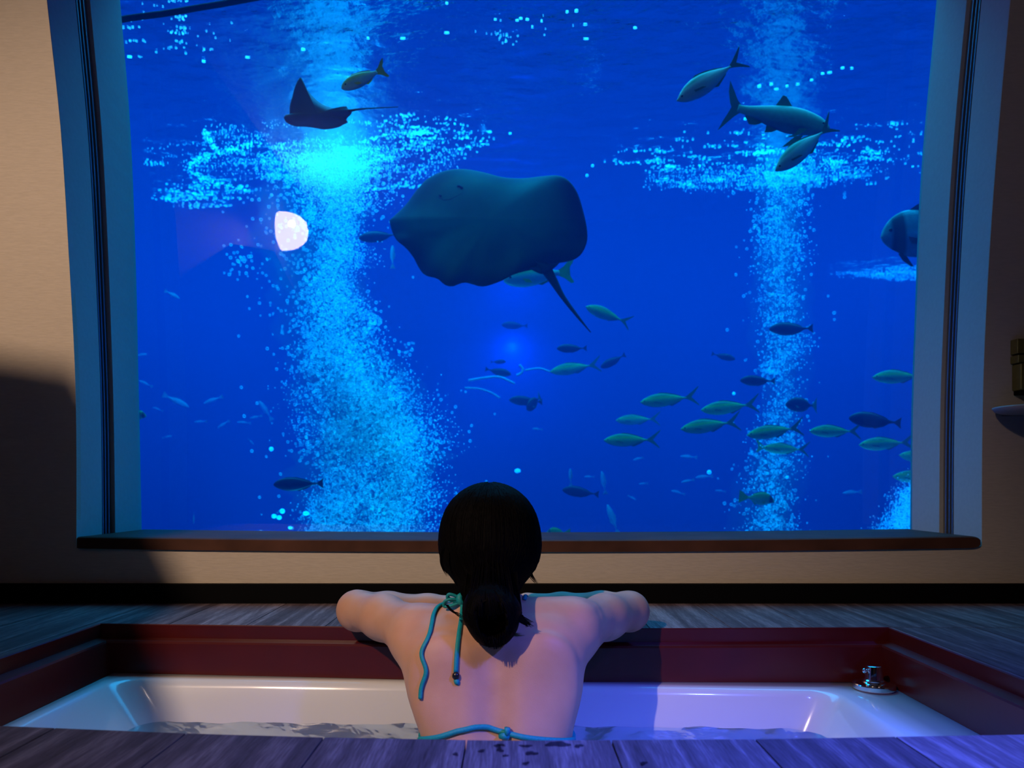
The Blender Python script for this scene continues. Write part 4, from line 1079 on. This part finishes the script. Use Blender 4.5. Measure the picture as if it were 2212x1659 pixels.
# ------------------------------------------------------------------ bather: one continuous body from a smooth distance field
class Field:
    def __init__(self, lo, hi, h):
        self.lo, self.h = np.array(lo, np.float32), h
        self.n = np.ceil((np.array(hi) - np.array(lo)) / h).astype(int) + 1
        self.f = np.full(self.n, 1.0, np.float32)
    def sub(self, lo, hi):
        a = np.clip(np.floor((np.array(lo) - self.lo) / self.h).astype(int), 0, self.n); b = np.clip(np.ceil((np.array(hi) - self.lo) / self.h).astype(int) + 1, 0, self.n)
        sl = tuple(slice(i, j) for i, j in zip(a, b))
        g = [self.lo[i] + self.h * np.arange(a[i], b[i], dtype=np.float32) for i in range(3)]
        return sl, np.meshgrid(*g, indexing='ij', sparse=True)
    def put(self, sl, d, k, cut=False):
        f = self.f[sl]
        if cut:
            hh = np.clip(.5 - .5 * (f + d) / k, 0, 1); self.f[sl] = f * (1 - hh) + (-d) * hh + k * hh * (1 - hh)
        else:
            hh = np.clip(.5 + .5 * (d - f) / k, 0, 1); self.f[sl] = d * (1 - hh) + f * hh - k * hh * (1 - hh)
    def capsule(self, a, b, ra, rb, k=.02, cut=False, flat=None):
        a, b = np.array(a, np.float32), np.array(b, np.float32); m = max(ra, rb) + 2 * k + .02
        sl, (X, Y, Z) = self.sub(np.minimum(a, b) - m, np.maximum(a, b) + m)
        d = b - a; L = float(d @ d)
        t = np.clip(((X - a[0]) * d[0] + (Y - a[1]) * d[1] + (Z - a[2]) * d[2]) / L, 0, 1)
        q = np.sqrt((X - a[0] - t * d[0]) ** 2 + (Y - a[1] - t * d[1]) ** 2 + (Z - a[2] - t * d[2]) ** 2)
        self.put(sl, q - (ra + (rb - ra) * t), k, cut)
    def chain(self, pts, k=.02):
        for p, q in zip(pts[:-1], pts[1:]): self.capsule(p[:3], q[:3], p[3], q[3], k)
    def ell(self, c, r, k=.02, rot=None, cut=False):
        c = np.array(c, np.float32); m = max(r) + 2 * k + .02
        sl, (X, Y, Z) = self.sub(c - m, c + m)
        x, y, z = X - c[0], Y - c[1], Z - c[2]
        if rot is not None:
            R_ = np.array(Matrix.Rotation(rot[1], 3, rot[0]).transposed(), np.float32)
            x, y, z = R_[0, 0] * x + R_[0, 1] * y + R_[0, 2] * z, R_[1, 0] * x + R_[1, 1] * y + R_[1, 2] * z, R_[2, 0] * x + R_[2, 1] * y + R_[2, 2] * z
        k0 = np.sqrt((x / r[0]) ** 2 + (y / r[1]) ** 2 + (z / r[2]) ** 2)
        k1 = np.sqrt((x / r[0] ** 2) ** 2 + (y / r[1] ** 2) ** 2 + (z / r[2] ** 2) ** 2) + 1e-6
        self.put(sl, (k0 * (k0 - 1) / k1).astype(np.float32), k, cut)
    def loft(self, st, k=.02):
        """stations (z, y centre, x centre, half width, half depth front, half depth back, squareness)"""
        a = np.array(st, np.float32); a = a[np.argsort(a[:, 0])]
        wm = a[:, 3].max() + .08
        lo = (a[:, 2].min() - wm, (a[:, 1] - a[:, 5]).min() - .06, a[0, 0] - .08); hi = (a[:, 2].max() + wm, (a[:, 1] + a[:, 4]).max() + .06, a[-1, 0] + .08)
        sl, (X, Y, Z) = self.sub(lo, hi)
        zz = Z.ravel(); zc = np.clip(zz, a[0, 0], a[-1, 0])
        s = spline(a, 8); I = lambda i: np.interp(zc, s[:, 0], s[:, i]).reshape(1, 1, -1).astype(np.float32)
        yc, xc, w, df, db, p = (I(i) for i in (1, 2, 3, 4, 5, 6))
        u = np.abs(X - xc) / w; v_ = Y - yc; dd = np.where(v_ > 0, df, db); v_ = np.abs(v_) / dd
        q = (u ** p + v_ ** p) ** (1 / p)
        d = (q - 1) * np.minimum(w, dd)
        dz = np.maximum(np.maximum(a[0, 0] - Z, Z - a[-1, 0]), 0)
        d = np.where(dz > 0, np.sqrt(np.maximum(d, 0) ** 2 + dz ** 2) + np.minimum(d, 0) * 0, d)
        self.put(sl, d.astype(np.float32), k)
    def mesh(self):
        f = self.f; ins = f < 0
        nx, ny, nz = f.shape
        c = [ins[i:nx - 1 + i, j:ny - 1 + j, k_:nz - 1 + k_] for i in (0, 1) for j in (0, 1) for k_ in (0, 1)]
        s = sum(x.astype(np.int8) for x in c); act = (s > 0) & (s < 8)
        ijk = np.argwhere(act); idx = np.full(act.shape, -1, np.int64); idx[act] = np.arange(len(ijk))
        acc = np.zeros((len(ijk), 3)); cnt = np.zeros(len(ijk))
        cor = [(i, j, k_) for i in (0, 1) for j in (0, 1) for k_ in (0, 1)]
        val = {o: f[ijk[:, 0] + o[0], ijk[:, 1] + o[1], ijk[:, 2] + o[2]] for o in cor}
        for o in cor:
            for ax in range(3):
                if o[ax] == 0:
                    o2 = tuple(o[i] + (i == ax) for i in range(3)); va, vb = val[o], val[o2]
                    m = (va < 0) != (vb < 0); t = va / np.where(m, va - vb, 1)
                    p = np.tile(np.array(o, float), (len(ijk), 1)); p[:, ax] += t
                    acc[m] += p[m]; cnt[m] += 1
        v = (ijk + acc / cnt[:, None]) * self.h + self.lo
        quads = []
        for ax in range(3):
            b, c_ = [(1, 2), (2, 0), (0, 1)][ax]
            A = np.take(ins, range(0, f.shape[ax] - 1), ax); B = np.take(ins, range(1, f.shape[ax]), ax)
            e = np.argwhere(A != B); e = e[(e[:, b] > 0) & (e[:, c_] > 0) & (e[:, b] < f.shape[b] - 1) & (e[:, c_] < f.shape[c_] - 1)]
            fl_ = A[e[:, 0], e[:, 1], e[:, 2]]
            def g(db, dc):
                q = e.copy(); q[:, b] -= db; q[:, c_] -= dc
                return idx[q[:, 0], q[:, 1], q[:, 2]]
            q = np.stack([g(1, 1), g(0, 1), g(0, 0), g(1, 0)], 1)
            q[~fl_] = q[~fl_][:, ::-1]
            quads.append(q)
        return v, np.vstack(quads)

def smooth_np(v, q, it, lam=.5):
    e = np.vstack([q[:, [0, 1]], q[:, [1, 2]], q[:, [2, 3]], q[:, [3, 0]]])
    e = np.vstack([e, e[:, ::-1]])
    n = np.bincount(e[:, 0], minlength=len(v))[:, None]
    for i in range(it):
        for l in (lam, -lam * 1.04):
            s = np.stack([np.bincount(e[:, 0], weights=v[e[:, 1], k_], minlength=len(v)) for k_ in range(3)], 1)
            v = v + l * (s / np.maximum(n, 1) - v)
    return v

bx = -.032
B = Field((-.50, 1.00, -.545), (.44, 1.99, .36), .0055)
# trunk
B.loft([(-.46, 1.31, bx, .150, .10, .10, 2.3), (-.38, 1.31, bx, .168, .105, .11, 2.3), (-.30, 1.325, bx, .150, .095, .10, 2.3), (-.22, 1.35, bx + .006, .120, .085, .085, 2.3),
        (-.15, 1.375, bx + .006, .131, .088, .086, 2.4), (-.085, 1.395, bx + .002, .146, .095, .086, 2.5), (-.04, 1.412, bx, .153, .095, .084, 2.5),
        (0.0, 1.428, bx - .001, .152, .088, .080, 2.5), (.030, 1.440, bx + .002, .136, .062, .074, 2.3), (.050, 1.450, bx + .012, .105, .05, .066, 2.2), (.070, 1.458, bx + .016, .075, .03, .045, 2.0), (.082, 1.462, bx + .016, .05, .012, .016, 2.0)], .03)
# shoulder girdle, neck, shoulder blades, spine furrow
SL, SR = (-.182, 1.460, .044), (.118, 1.460, .046)
B.capsule((bx - .03, 1.432, .024), (SL[0], SL[1], SL[2] - .012), .044, .043, .07); B.capsule((bx + .03, 1.432, .044), SR, .046, .045, .07)
B.capsule((bx - .085, 1.398, .012), (SL[0] + .02, 1.445, .028), .030, .034, .05); B.capsule((bx + .085, 1.398, .014), (SR[0] - .02, 1.445, .037), .030, .034, .05)
B.capsule((bx - .012, 1.462, .07), (bx - .012, 1.515, .165), .054, .048, .03)
B.ell((bx - .085, 1.366, -.025), (.045, .017, .062), .06, ('Y', -.3)); B.ell((bx + .085, 1.366, -.025), (.045, .017, .062), .06, ('Y', .3))
B.capsule((bx + .002, 1.287, -.17), (bx, 1.324, .0), .012, .010, .05, cut=True)
# breasts
for s_ in (-1, 1): B.ell((bx + s_ * .07, 1.50, -.06), (.06, .055, .055), .03)
# arms: shoulder, elbow, wrist
EL, ER = (-.336, 1.662, .0445), (.254, 1.662, .0425)
WL, WR = (-.115, 1.765, .036), (.035, 1.80, .036)
B.chain([(SL[0], SL[1], SL[2] - .008, .046), (-.262, 1.570, .044, .044), (*EL, .039)], .022); B.chain([(*SR, .046), (.190, 1.57, .045, .044), (*ER, .039)], .022)
B.capsule((-.15, 1.44, .012), (-.200, 1.50, .032), .030, .034, .03); B.capsule((.090, 1.44, .012), (.137, 1.50, .032), .030, .034, .03)
B.ell((-.332, 1.655, .036), (.036, .034, .035), .012); B.ell((.250, 1.655, .036), (.036, .034, .035), .012)
B.chain([(*EL, .039), (-.275, 1.705, .039, .036), (-.19, 1.74, .035, .030), (*WL, .024)], .018); B.chain([(*ER, .039), (.200, 1.712, .039, .036), (.115, 1.765, .035, .030), (*WR, .024)], .018)
def hand(w, dirx, up=0.0):
    """palm and five fingers lying flat on the deck from wrist w, pointing towards dirx"""
    w = Vector(w); d = Vector((dirx, .12, 0)).normalized(); s = Vector((-d.y, d.x, 0)) * (1 if dirx > 0 else -1)    # s points away from the body, towards the little finger side
    palm = w + d * .055 + Vector((0, 0, -.014))
    B.ell(palm, (.046, .038, .015), .012, ('Z', math.atan2(d.y, d.x)))
    B.capsule(w, palm, .022, .018, .012)
    for off, L, curl in ((-.030, .062, .2), (-.010, .072, .1), (.011, .068, .12), (.031, .052, .25)):
        k0 = w + d * .090 + s * off * .95 + Vector((0, 0, -.016)); k1 = k0 + d * L * .45 + Vector((0, 0, .004)); k2 = k1 + d * L * .32 + Vector((0, 0, -.004)) ; k3 = k2 + d * L * .25 + Vector((0, 0, -.006 * curl * 4))
        B.chain([(*(w + d * .06 + s * off * .8 + Vector((0, 0, -.013))), .010), (*k0, .0098), (*k1, .0088), (*k2, .0080), (*k3, .0068)], .004)
    t0 = w + d * .025 - s * .022 + Vector((0, 0, -.012)); t1 = t0 + d * .030 - s * .022; t2 = t1 + d * .028 - s * .006
    B.chain([(*t0, .014), (*t1, .011), (*t2, .0085)], .008)
hand(WL, 1.0); hand(WR, -1.0)
# head with face looking at the window
hc = Vector((bx - .012, 1.510, .205))
B.ell(hc + Vector((0, 0, .012)), (.073, .090, .088), .02); B.ell(hc + Vector((0, .035, -.040)), (.056, .060, .066), .03); B.ell(hc + Vector((0, .070, -.088)), (.024, .022, .020), .025)
B.capsule(hc + Vector((0, .092, .0)), hc + Vector((0, .108, -.034)), .008, .012, .012)
for s_ in (-1, 1):
    B.ell(hc + Vector((s_ * .030, .088, .002)), (.016, .012, .010), .008, cut=True)
    B.ell(hc + Vector((s_ * .012, .104, -.038)), (.008, .008, .006), .006)
    B.ell(hc + Vector((s_ * .074, .0, -.012)), (.008, .018, .030), .006, ('X', -.2)); B.ell(hc + Vector((s_ * .080, .004, -.010)), (.004, .010, .018), .004, cut=True)
B.ell(hc + Vector((0, .090, -.060)), (.022, .012, .005), .006); B.ell(hc + Vector((0, .088, -.069)), (.018, .012, .006), .006)
# legs folded cross-legged in the water
for s_, f_ in ((-1, 0.0), (1, .03)):
    hip = (bx + s_ * .085, 1.31, -.44); kn = (bx + s_ * .27, 1.46, -.43 + f_ * .3); an = (bx - s_ * .06, 1.50 - f_, -.47)
    B.chain([(*hip, .078), (bx + s_ * .19, 1.395, -.435, .066), (*kn, .050)], .03); B.chain([(*kn, .050), (bx + s_ * .13, 1.50 - f_, -.455, .047), (*an, .032)], .02)
    B.chain([(*an, .032), (bx - s_ * .12, 1.48 - f_, -.49, .026), (bx - s_ * .18, 1.44 - f_, -.495, .018)], .015)
bv_, bq_ = B.mesh(); bv_ = smooth_np(bv_, bq_, 14)

def skin_mat():
    m, nt, out = new_mat('skin')
    b = N(nt, 'ShaderNodeBsdfPrincipled'); b.inputs['Roughness'].default_value = .48; b.inputs['Specular IOR Level'].default_value = .35
    b.inputs['Subsurface Weight'].default_value = .12; b.inputs['Subsurface Radius'].default_value = (.012, .005, .003); b.inputs['Subsurface Scale'].default_value = 1.0
    tc = N(nt, 'ShaderNodeTexCoord'); nz = N(nt, 'ShaderNodeTexNoise'); nz.inputs['Scale'].default_value = 14; nz.inputs['Detail'].default_value = 6
    nt.links.new(tc.outputs['Object'], nz.inputs['Vector'])
    r = ramp(nt, [(.3, (.60, .31, .19)), (.7, (.68, .37, .24))]); nt.links.new(nz.outputs['Fac'], r.inputs['Fac']); nt.links.new(r.outputs['Color'], b.inputs['Base Color'])
    n2 = N(nt, 'ShaderNodeTexNoise'); n2.inputs['Scale'].default_value = 700; bp = N(nt, 'ShaderNodeBump'); bp.inputs['Distance'].default_value = .0004; bp.inputs['Strength'].default_value = .5
    nt.links.new(tc.outputs['Object'], n2.inputs['Vector']); nt.links.new(n2.outputs['Fac'], bp.inputs['Height']); nt.links.new(bp.outputs['Normal'], b.inputs['Normal'])
    nt.links.new(b.outputs[0], out.inputs['Surface'])
    return m
M['skin'] = skin_mat()
def hair_mat():
    m, nt, out = new_mat('black_hair')
    b = N(nt, 'ShaderNodeBsdfPrincipled'); b.inputs['Base Color'].default_value = (.0022, .0016, .0016, 1); b.inputs['Roughness'].default_value = .6; b.inputs['Specular IOR Level'].default_value = .04
    tc = N(nt, 'ShaderNodeTexCoord'); mp = N(nt, 'ShaderNodeMapping'); mp.inputs['Scale'].default_value = (160, 160, 10); nz = N(nt, 'ShaderNodeTexNoise'); nz.inputs['Scale'].default_value = 1; nz.inputs['Detail'].default_value = 3
    bp = N(nt, 'ShaderNodeBump'); bp.inputs['Distance'].default_value = .003; bp.inputs['Strength'].default_value = .8
    nt.links.new(tc.outputs['Object'], mp.inputs['Vector']); nt.links.new(mp.outputs['Vector'], nz.inputs['Vector']); nt.links.new(nz.outputs['Fac'], bp.inputs['Height']); nt.links.new(bp.outputs['Normal'], b.inputs['Normal'])
    nt.links.new(b.outputs[0], out.inputs['Surface'])
    return m
M['hair'] = hair_mat()
person = tag(empty('person', (bx, 1.35, -.5)), 'person with black low ponytail and teal halter bikini leaning on the deck edge', 'person')
PO = np.array(person.location)
body = np_mesh('body', bv_ - PO, bq_, M['skin'], person)
body.modifiers.new('sub', 'SUBSURF').levels = 1; body.modifiers['sub'].render_levels = 1
bvh = BVHTree.FromPolygons([Vector(p_) for p_ in bv_], [tuple(q) for q in bq_])
EYE = Vector((0, 0, CH))
def on_skin(px, py, off):
    d = (P(px, py, 1.0) - EYE).normalized()
    h = bvh.ray_cast(EYE, d)
    return None if h[0] is None else (h[0] + (h[1] if h[1].dot(d) < 0 else -h[1]) * off, h[1])
# hair: cap, nape, ponytail and loose strands
H = Field((-.20, 1.30, -.02), (.12, 1.66, .35), .005)
H.ell((bx - .011, 1.490, .2195), (.0965, .098, .1005), .02); H.ell((bx - .010, 1.485, .188), (.0945, .090, .080), .02)
H.capsule((bx - .009, 1.455, .170), (bx - .010, 1.432, .113), .080, .052, .02)
# open the face
H.ell((bx - .012, 1.62, .170), (.066, .060, .085), .02, cut=True)
H.capsule((bx - .010, 1.425, .112), (bx - .008, 1.385, .105), .034, .026, .012)
tz = lambda py, Y: CH - (py - HY) * Y / F
tx = lambda px, Y: (px - CX) / F * Y
H.chain([(tx(1054, 1.38), 1.385, tz(1278, 1.38), .026), (tx(1058, 1.36), 1.352, tz(1308, 1.36), .040), (tx(1064, 1.345), 1.342, tz(1330, 1.345), .047), (tx(1066, 1.335), 1.336, tz(1350, 1.335), .034)], .02)
hv, hq = H.mesh(); hv = smooth_np(hv, hq, 4)
hair = np_mesh('hair', hv - PO, hq, M['hair'], person)
hair.modifiers.new('sub', 'SUBSURF').levels = 1; hair.modifiers['sub'].render_levels = 1
hb_ = BVHTree.FromPolygons([Vector(p_) for p_ in hv], [tuple(q) for q in hq])
mb = MB(); rs = random.Random(3)
def strand(px_pts, Y, r0=.0012, org=PO):
    pts = [P(a, c_, Y + dy) - Vector(org) for a, c_, dy in spline(px_pts, 5)]
    n = len(pts); mb.tube(pts, [r0 * (1 - .85 * (i / (n - 1)) ** 2) for i in range(n)], 4)
# strands of the ponytail from the tie to a jagged end
for i in range(620):
    u = rs.uniform(-1, 1); end = 1396 - 40 * abs(u) ** 2.4 + rs.uniform(-14, 7); pts = []; last = None
    st_ = rs.choice((0, 0, .25, .5))
    for k in range(8):
        t = st_ + (1 - st_) * k / 7
        w = np.interp(t, [0, .25, .5, .75, 1], [24, 45, 56, 52, 42 + 4 * math.sin(i)])
        a, c_ = 1054 + 14 * t + u * w * .97, 1274 + (end - 1274) * t
        d_ = (P(a, c_, 1.0) - EYE).normalized(); h = hb_.ray_cast(EYE, d_)
        if h[0] is not None and h[0].y < 1.40: last = h[0].y
        y_ = (last if last is not None else 1.35) - .001 - .002 * math.sin(3.1 * t + i)
        pts.append(P(a, c_, y_) - Vector(PO))
    mb.tube(pts, [.0014 * (1 - .8 * (q / 7) ** 3) for q in range(8)], 4)
for i in range(40):      # flick to the right
    strand([(1105 + rs.uniform(-8, 8), 1318 + rs.uniform(-10, 12), 0), (1126 + rs.uniform(-4, 4), 1336 + rs.uniform(-6, 8), 0), (1143 + rs.uniform(-8, 12), 1346 + rs.uniform(-6, 10), 0)], 1.338, .0012)
for i in range(14):      # wisps by the left ear and right ear
    a = rs.uniform(0, 1)
    strand([(956 + 6 * a, 1180, 0), (950 + 8 * a, 1205 + 6 * a, 0), (953 + 10 * a, 1224 + 8 * a, 0), (964 + 8 * a, 1238 + 8 * rs.random(), 0)], 1.40, .0007)
for i in range(16):
    a = rs.uniform(0, 1)
    strand([(1146 - 6 * a, 1212, 0), (1150 - 12 * a, 1232, 0), (1153 - 8 * a, 1244 + 4 * a, 0), (1164 - 8 * a, 1258 + 4 * rs.random(), 0)], 1.47, .0009)
for i in range(8):       # stray strands under the bow
    strand([(965 + rs.uniform(-3, 3), 1306, 0), (975, 1318 + rs.uniform(-3, 4), 0), (992, 1328 + rs.uniform(-3, 5), 0), (1010, 1340, 0)], 1.352, .0007)
# fine strands combed back over the cap into the tie
hcen = Vector((bx - .010, 1.485, .195))
for i in range(700):
    th = rs.uniform(-2.3, 2.3); pts = []; p0 = rs.uniform(.04, .5)
    for k in range(12):
        t = k / 11; ph = p0 + (2.35 - p0) * t; th2 = th * (1 - .75 * t ** 3)
        d_ = Vector((math.sin(ph) * math.sin(th2), -math.sin(ph) * math.cos(th2), math.cos(ph)))
        h = hb_.ray_cast(hcen + d_ * .3, -d_)
        if h[0] is not None: pts.append(h[0] + d_ * rs.uniform(.0002, .0009) - Vector(PO))
    if len(pts) > 4: mb.tube(pts, [.0010 * (1 - .5 * q / len(pts)) for q in range(len(pts))], 4)
mb.build('hair_strands', M['hair'], hair, smooth=True)
mb = MB(); mb.tube([Vector((tx(1054, 1.38) + .029 * math.cos(a), 1.388 + .004 * math.sin(a), tz(1276, 1.38) + .004 * math.cos(a))) + Vector((0, -.028 * math.sin(a), 0)) - Vector(PO) for a in np.linspace(0, 2 * math.pi, 25)], .0045, 6)
mb.build('hair_tie', M['bead'], hair, smooth=True)
# eyes, brows, lips
M['eyewhite'] = simple('eye_white', (.75, .73, .70), .2); M['iris'] = simple('brown_iris', (.03, .015, .01), .15); M['lip'] = simple('lips', (.5, .18, .16), .4)
for s_ in (-1, 1):
    c_ = hc + Vector((s_ * .030, .0735, .001)); v_, f_ = ICO2
    e_ = np_mesh('eye', v_ * .0110 + np.array(c_) - PO, f_, M['eyewhite'], person)
    np_mesh('iris', v_ * np.array([.0052, .0020, .0052]) + np.array(c_ + Vector((0, .0100, 0))) - PO, f_, M['iris'], e_)
# halter bikini: neck tie with two hanging ends, band across the back, cups
# band: ring round the chest just under the shoulder blades
zb_px = [(-1.0, 1601), (-.8, 1592), (-.62, 1581), (-.4, 1577), (-.15, 1582), (.0, 1587), (.12, 1590), (.4, 1592), (.8, 1597), (1.0, 1601)]
pts = []
for a in np.linspace(-math.pi, math.pi, 97):
    d_ = Vector((math.sin(a), -math.cos(a), 0))
    if abs(a) < math.pi / 2:
        pyv = float(np.interp(math.sin(a), [q[0] for q in zb_px], [q[1] for q in zb_px])); z = CH - (pyv - HY) / F * (1.375 - .085 * math.cos(a) ** .7)
    else: z = -.135
    h = bvh.ray_cast(Vector((bx, 1.385, z)) + d_ * .5, -d_)
    if h[0] is not None: pts.append(h[0] + d_ * .0025 - Vector(PO))
mb = MB(); mb.tube(pts, .0048, 8, 1.0); bik = mb.build('bikini_top', M['teal'], person, smooth=True)
def ribbon(path, r, name, off, flat=.55, lift=None):
    pts = []
    for i, (a, c_) in enumerate(spline(path, 6)):
        h = on_skin(a, c_, off)
        if h is None: continue
        pts.append(h[0])
    pts = [pts[0]] + [(pts[i - 1] + pts[i] * 2 + pts[i + 1]) / 4 for i in range(1, len(pts) - 1)] + [pts[-1]]
    mb = MB(); mb.tube([p_ - Vector(PO) for p_ in pts], r, 8, flat)
    return mb.build(name, M['teal'], bik, smooth=True), pts
ribbon([(978, 1300), (962, 1305), (945, 1314), (937, 1330), (934, 1350), (928, 1376), (914, 1403), (913, 1420), (920, 1440), (921, 1456), (912, 1484), (910, 1509)], .0042, 'tie_string', .0035)
o, pp = ribbon([(998, 1294), (1001, 1312), (997, 1340), (991, 1372), (987, 1410), (985, 1452)], .0042, 'tie_string', .0035)
e_ = pp[-1] - Vector(PO)
mb = MB(); v_, f_ = ICO2; mb.add([tuple(e_ + Vector((x * .0068, y * .0062 - .001, z * .0075 - .006))) for x, y, z in v_], f_.tolist()); mb.build('cord_bead', M['bead'], bik, smooth=True)
mb = MB(); mb.tube([e_ + Vector((0, -.001, -.012)), e_ + Vector((.002, -.0015, -.017)), e_ + Vector((.005, 0, -.021))], [.0045, .005, .003], 8); mb.build('cord_end', M['teal'], bik, smooth=True)
# bow at the nape: two loops and a knot
def loop_pts(pts, Y): return [P(a, c_, Y + d_) - Vector(PO) for a, c_, d_ in spline(pts, 6)]
k_ = on_skin(992, 1302, 0.0); YK = (k_[0].y if k_ else 1.42) - .010
mb = MB()
mb.tube(loop_pts([(996, 1297, 0), (985, 1288, -.004), (970, 1284, -.006), (968, 1292, -.004), (982, 1298, -.002), (996, 1297, 0)], YK), .0046, 8, .7)
mb.tube(loop_pts([(994, 1298, 0), (976, 1294, -.006), (961, 1299, -.006), (960, 1309, -.004), (974, 1308, -.004), (994, 1300, 0)], YK), .0044, 8, .7)
mb.tube(loop_pts([(1000, 1284, .002), (992, 1290, -.004), (994, 1300, -.006), (1002, 1304, 0)], YK), .007, 8, .8)
mb.build('bow', M['teal'], bik, smooth=True)
for s_ in (-1, 1):       # neck straps running forward over the shoulders
    pts = []
    for a in np.linspace(0, 1, 14):
        o_ = Vector((bx - .03 + s_ * (.03 + .035 * a), 1.425 + .11 * a, .30)); h = bvh.ray_cast(Vector((bx + s_ * (.055 + .01 * a), 1.435 + .10 * a, .13)), Vector((0, -.25 + .5 * a, -1)).normalized())
        if h[0] is not None and h[0].z > .035 and h[0].y < 1.56: pts.append(h[0] + h[1] * .002 * (1 if h[1].z > 0 else -1) - Vector(PO))
    if len(pts) > 3:
        mb = MB(); mb.tube(pts, .004, 6, .6); mb.build('neck_strap', M['teal'], bik, smooth=True)
kk = on_skin(1096, 1589, .004)
if kk:
    c_ = kk[0] - Vector(PO); mb = MB()
    mb.tube([c_ + Vector((-.012, 0, -.001)), c_ + Vector((-.003, -.003, .001)), c_ + Vector((.004, -.002, -.003))], [.004, .007, .005], 8)
    mb.tube([c_ + Vector((-.001, -.003, .001)), c_ + Vector((.001, -.004, .008)), c_ + Vector((.002, -.004, .015))], [.005, .0048, .0055], 8)
    mb.build('band_knot', M['teal'], bik, smooth=True)
for s_ in (-1, 1):
    v_, f_ = ICO2
    vv = v_ * np.array([.062, .058, .055]) + np.array([bx + s_ * .07, 1.510, -.062]) - PO
    np_mesh('cup', vv, f_, M['teal'], bik)
bot = Field((-.26, 1.15, -.545), (.20, 1.46, -.30), .006)
bot.loft([(-.46, 1.31, bx, .153, .103, .103, 2.3), (-.40, 1.31, bx, .170, .108, .113, 2.3), (-.35, 1.315, bx, .163, .104, .110, 2.3)], .01)
v_, q_ = bot.mesh(); np_mesh('bikini_bottom', smooth_np(v_, q_, 3) - PO, q_, M['teal'], person)

# wet splashes on the near deck boards
for i, (a, c_, rx, ry) in enumerate([(1075, 1612, 9, 3.5), (1084, 1610, 7, 3), (1080, 1621, 8, 4), (1136, 1612, 12, 3.5), (1148, 1628, 12, 5), (1040, 1623, 8, 3), (984, 1630, 7, 3), (1092, 1633, 6, 3), (1205, 1608, 22, 7), (1250, 1612, 9, 4), (1390, 1650, 8, 4), (1136, 1650, 7, 4)]):
    ctr = plane_pt(a, c_); vv, ff = [(0, 0, .0012)], []
    n = 22; rr = random.Random(i)
    ph = [rr.uniform(0, 6.28) for _ in range(3)]
    for k in range(n):
        t = 2 * math.pi * k / n; r_ = 1 + .22 * math.sin(2 * t + ph[0]) + .16 * math.sin(3 * t + ph[1]) + .12 * math.sin(5 * t + ph[2])
        q = plane_pt(a + rx * r_ * math.cos(t), c_ + ry * r_ * math.sin(t)); vv.append((q[0] - ctr[0], q[1] - ctr[1], .0006))
    ff = [(0, 1 + k, 1 + (k + 1) % n) for k in range(n)]
    o = mesh_obj('water_splash', vv, ff, M['wet']); o.location = (*ctr, 0)
    LB = ['wet splash on the near deck board, first of the trio straight behind the bather', 'wet splash touching the right of the first in the trio behind the bather', 'wet splash below the pair, lowest of the trio behind the bather', 'wide flat wet splash at the deck edge right of the trio', 'wet splash under the wide flat one on the near board', 'wet splash left of the trio on the near board', 'leftmost small wet splash, beside the board seam', 'tiny wet splash below the trio behind the bather', 'largest wet patch at the deck edge on the near board', 'small wet splash just right of the largest wet patch', 'wet splash on the board right of the central one', 'small wet splash lowest on the central board']
    tag(o, LB[i], 'splash', 'wet splashes on the near deck')

# ------------------------------------------------------------------ dome lamp on the left wall behind the viewer (mirrored in the pane)
def emit(name, color, s):
    m, nt, out = new_mat(name); e = N(nt, 'ShaderNodeEmission'); e.inputs['Color'].default_value = (*color, 1); e.inputs['Strength'].default_value = s
    nt.links.new(e.outputs[0], out.inputs['Surface']); return m
lamp = tag(empty('wall_lamp', (-RX, -.94, 2.2)), 'glowing half-dome wall lamp, seen mirrored in the aquarium window', 'lamp')
mb = MB(); rings = []
for i in range(10):
    t = i / 9; r_ = .14 * math.sqrt(max(0.0004, 1 - t ** 2.4))
    rings.append([(.02 + .21 * t, r_ * math.cos(a), r_ * math.sin(a) * (1 - .1 * math.cos(a))) for a in np.linspace(0, 2 * math.pi, 28, endpoint=False)])
mb.loft(rings); mb.build('lamp_shade', emit('lamp_glow', (1.0, .86, .82), 26), lamp, smooth=True)
mb = MB(); mb.box(0, .02, -.10, .10, -.10, .10); mb.build('wall_plate', M['brass'], lamp, bevel=.004)
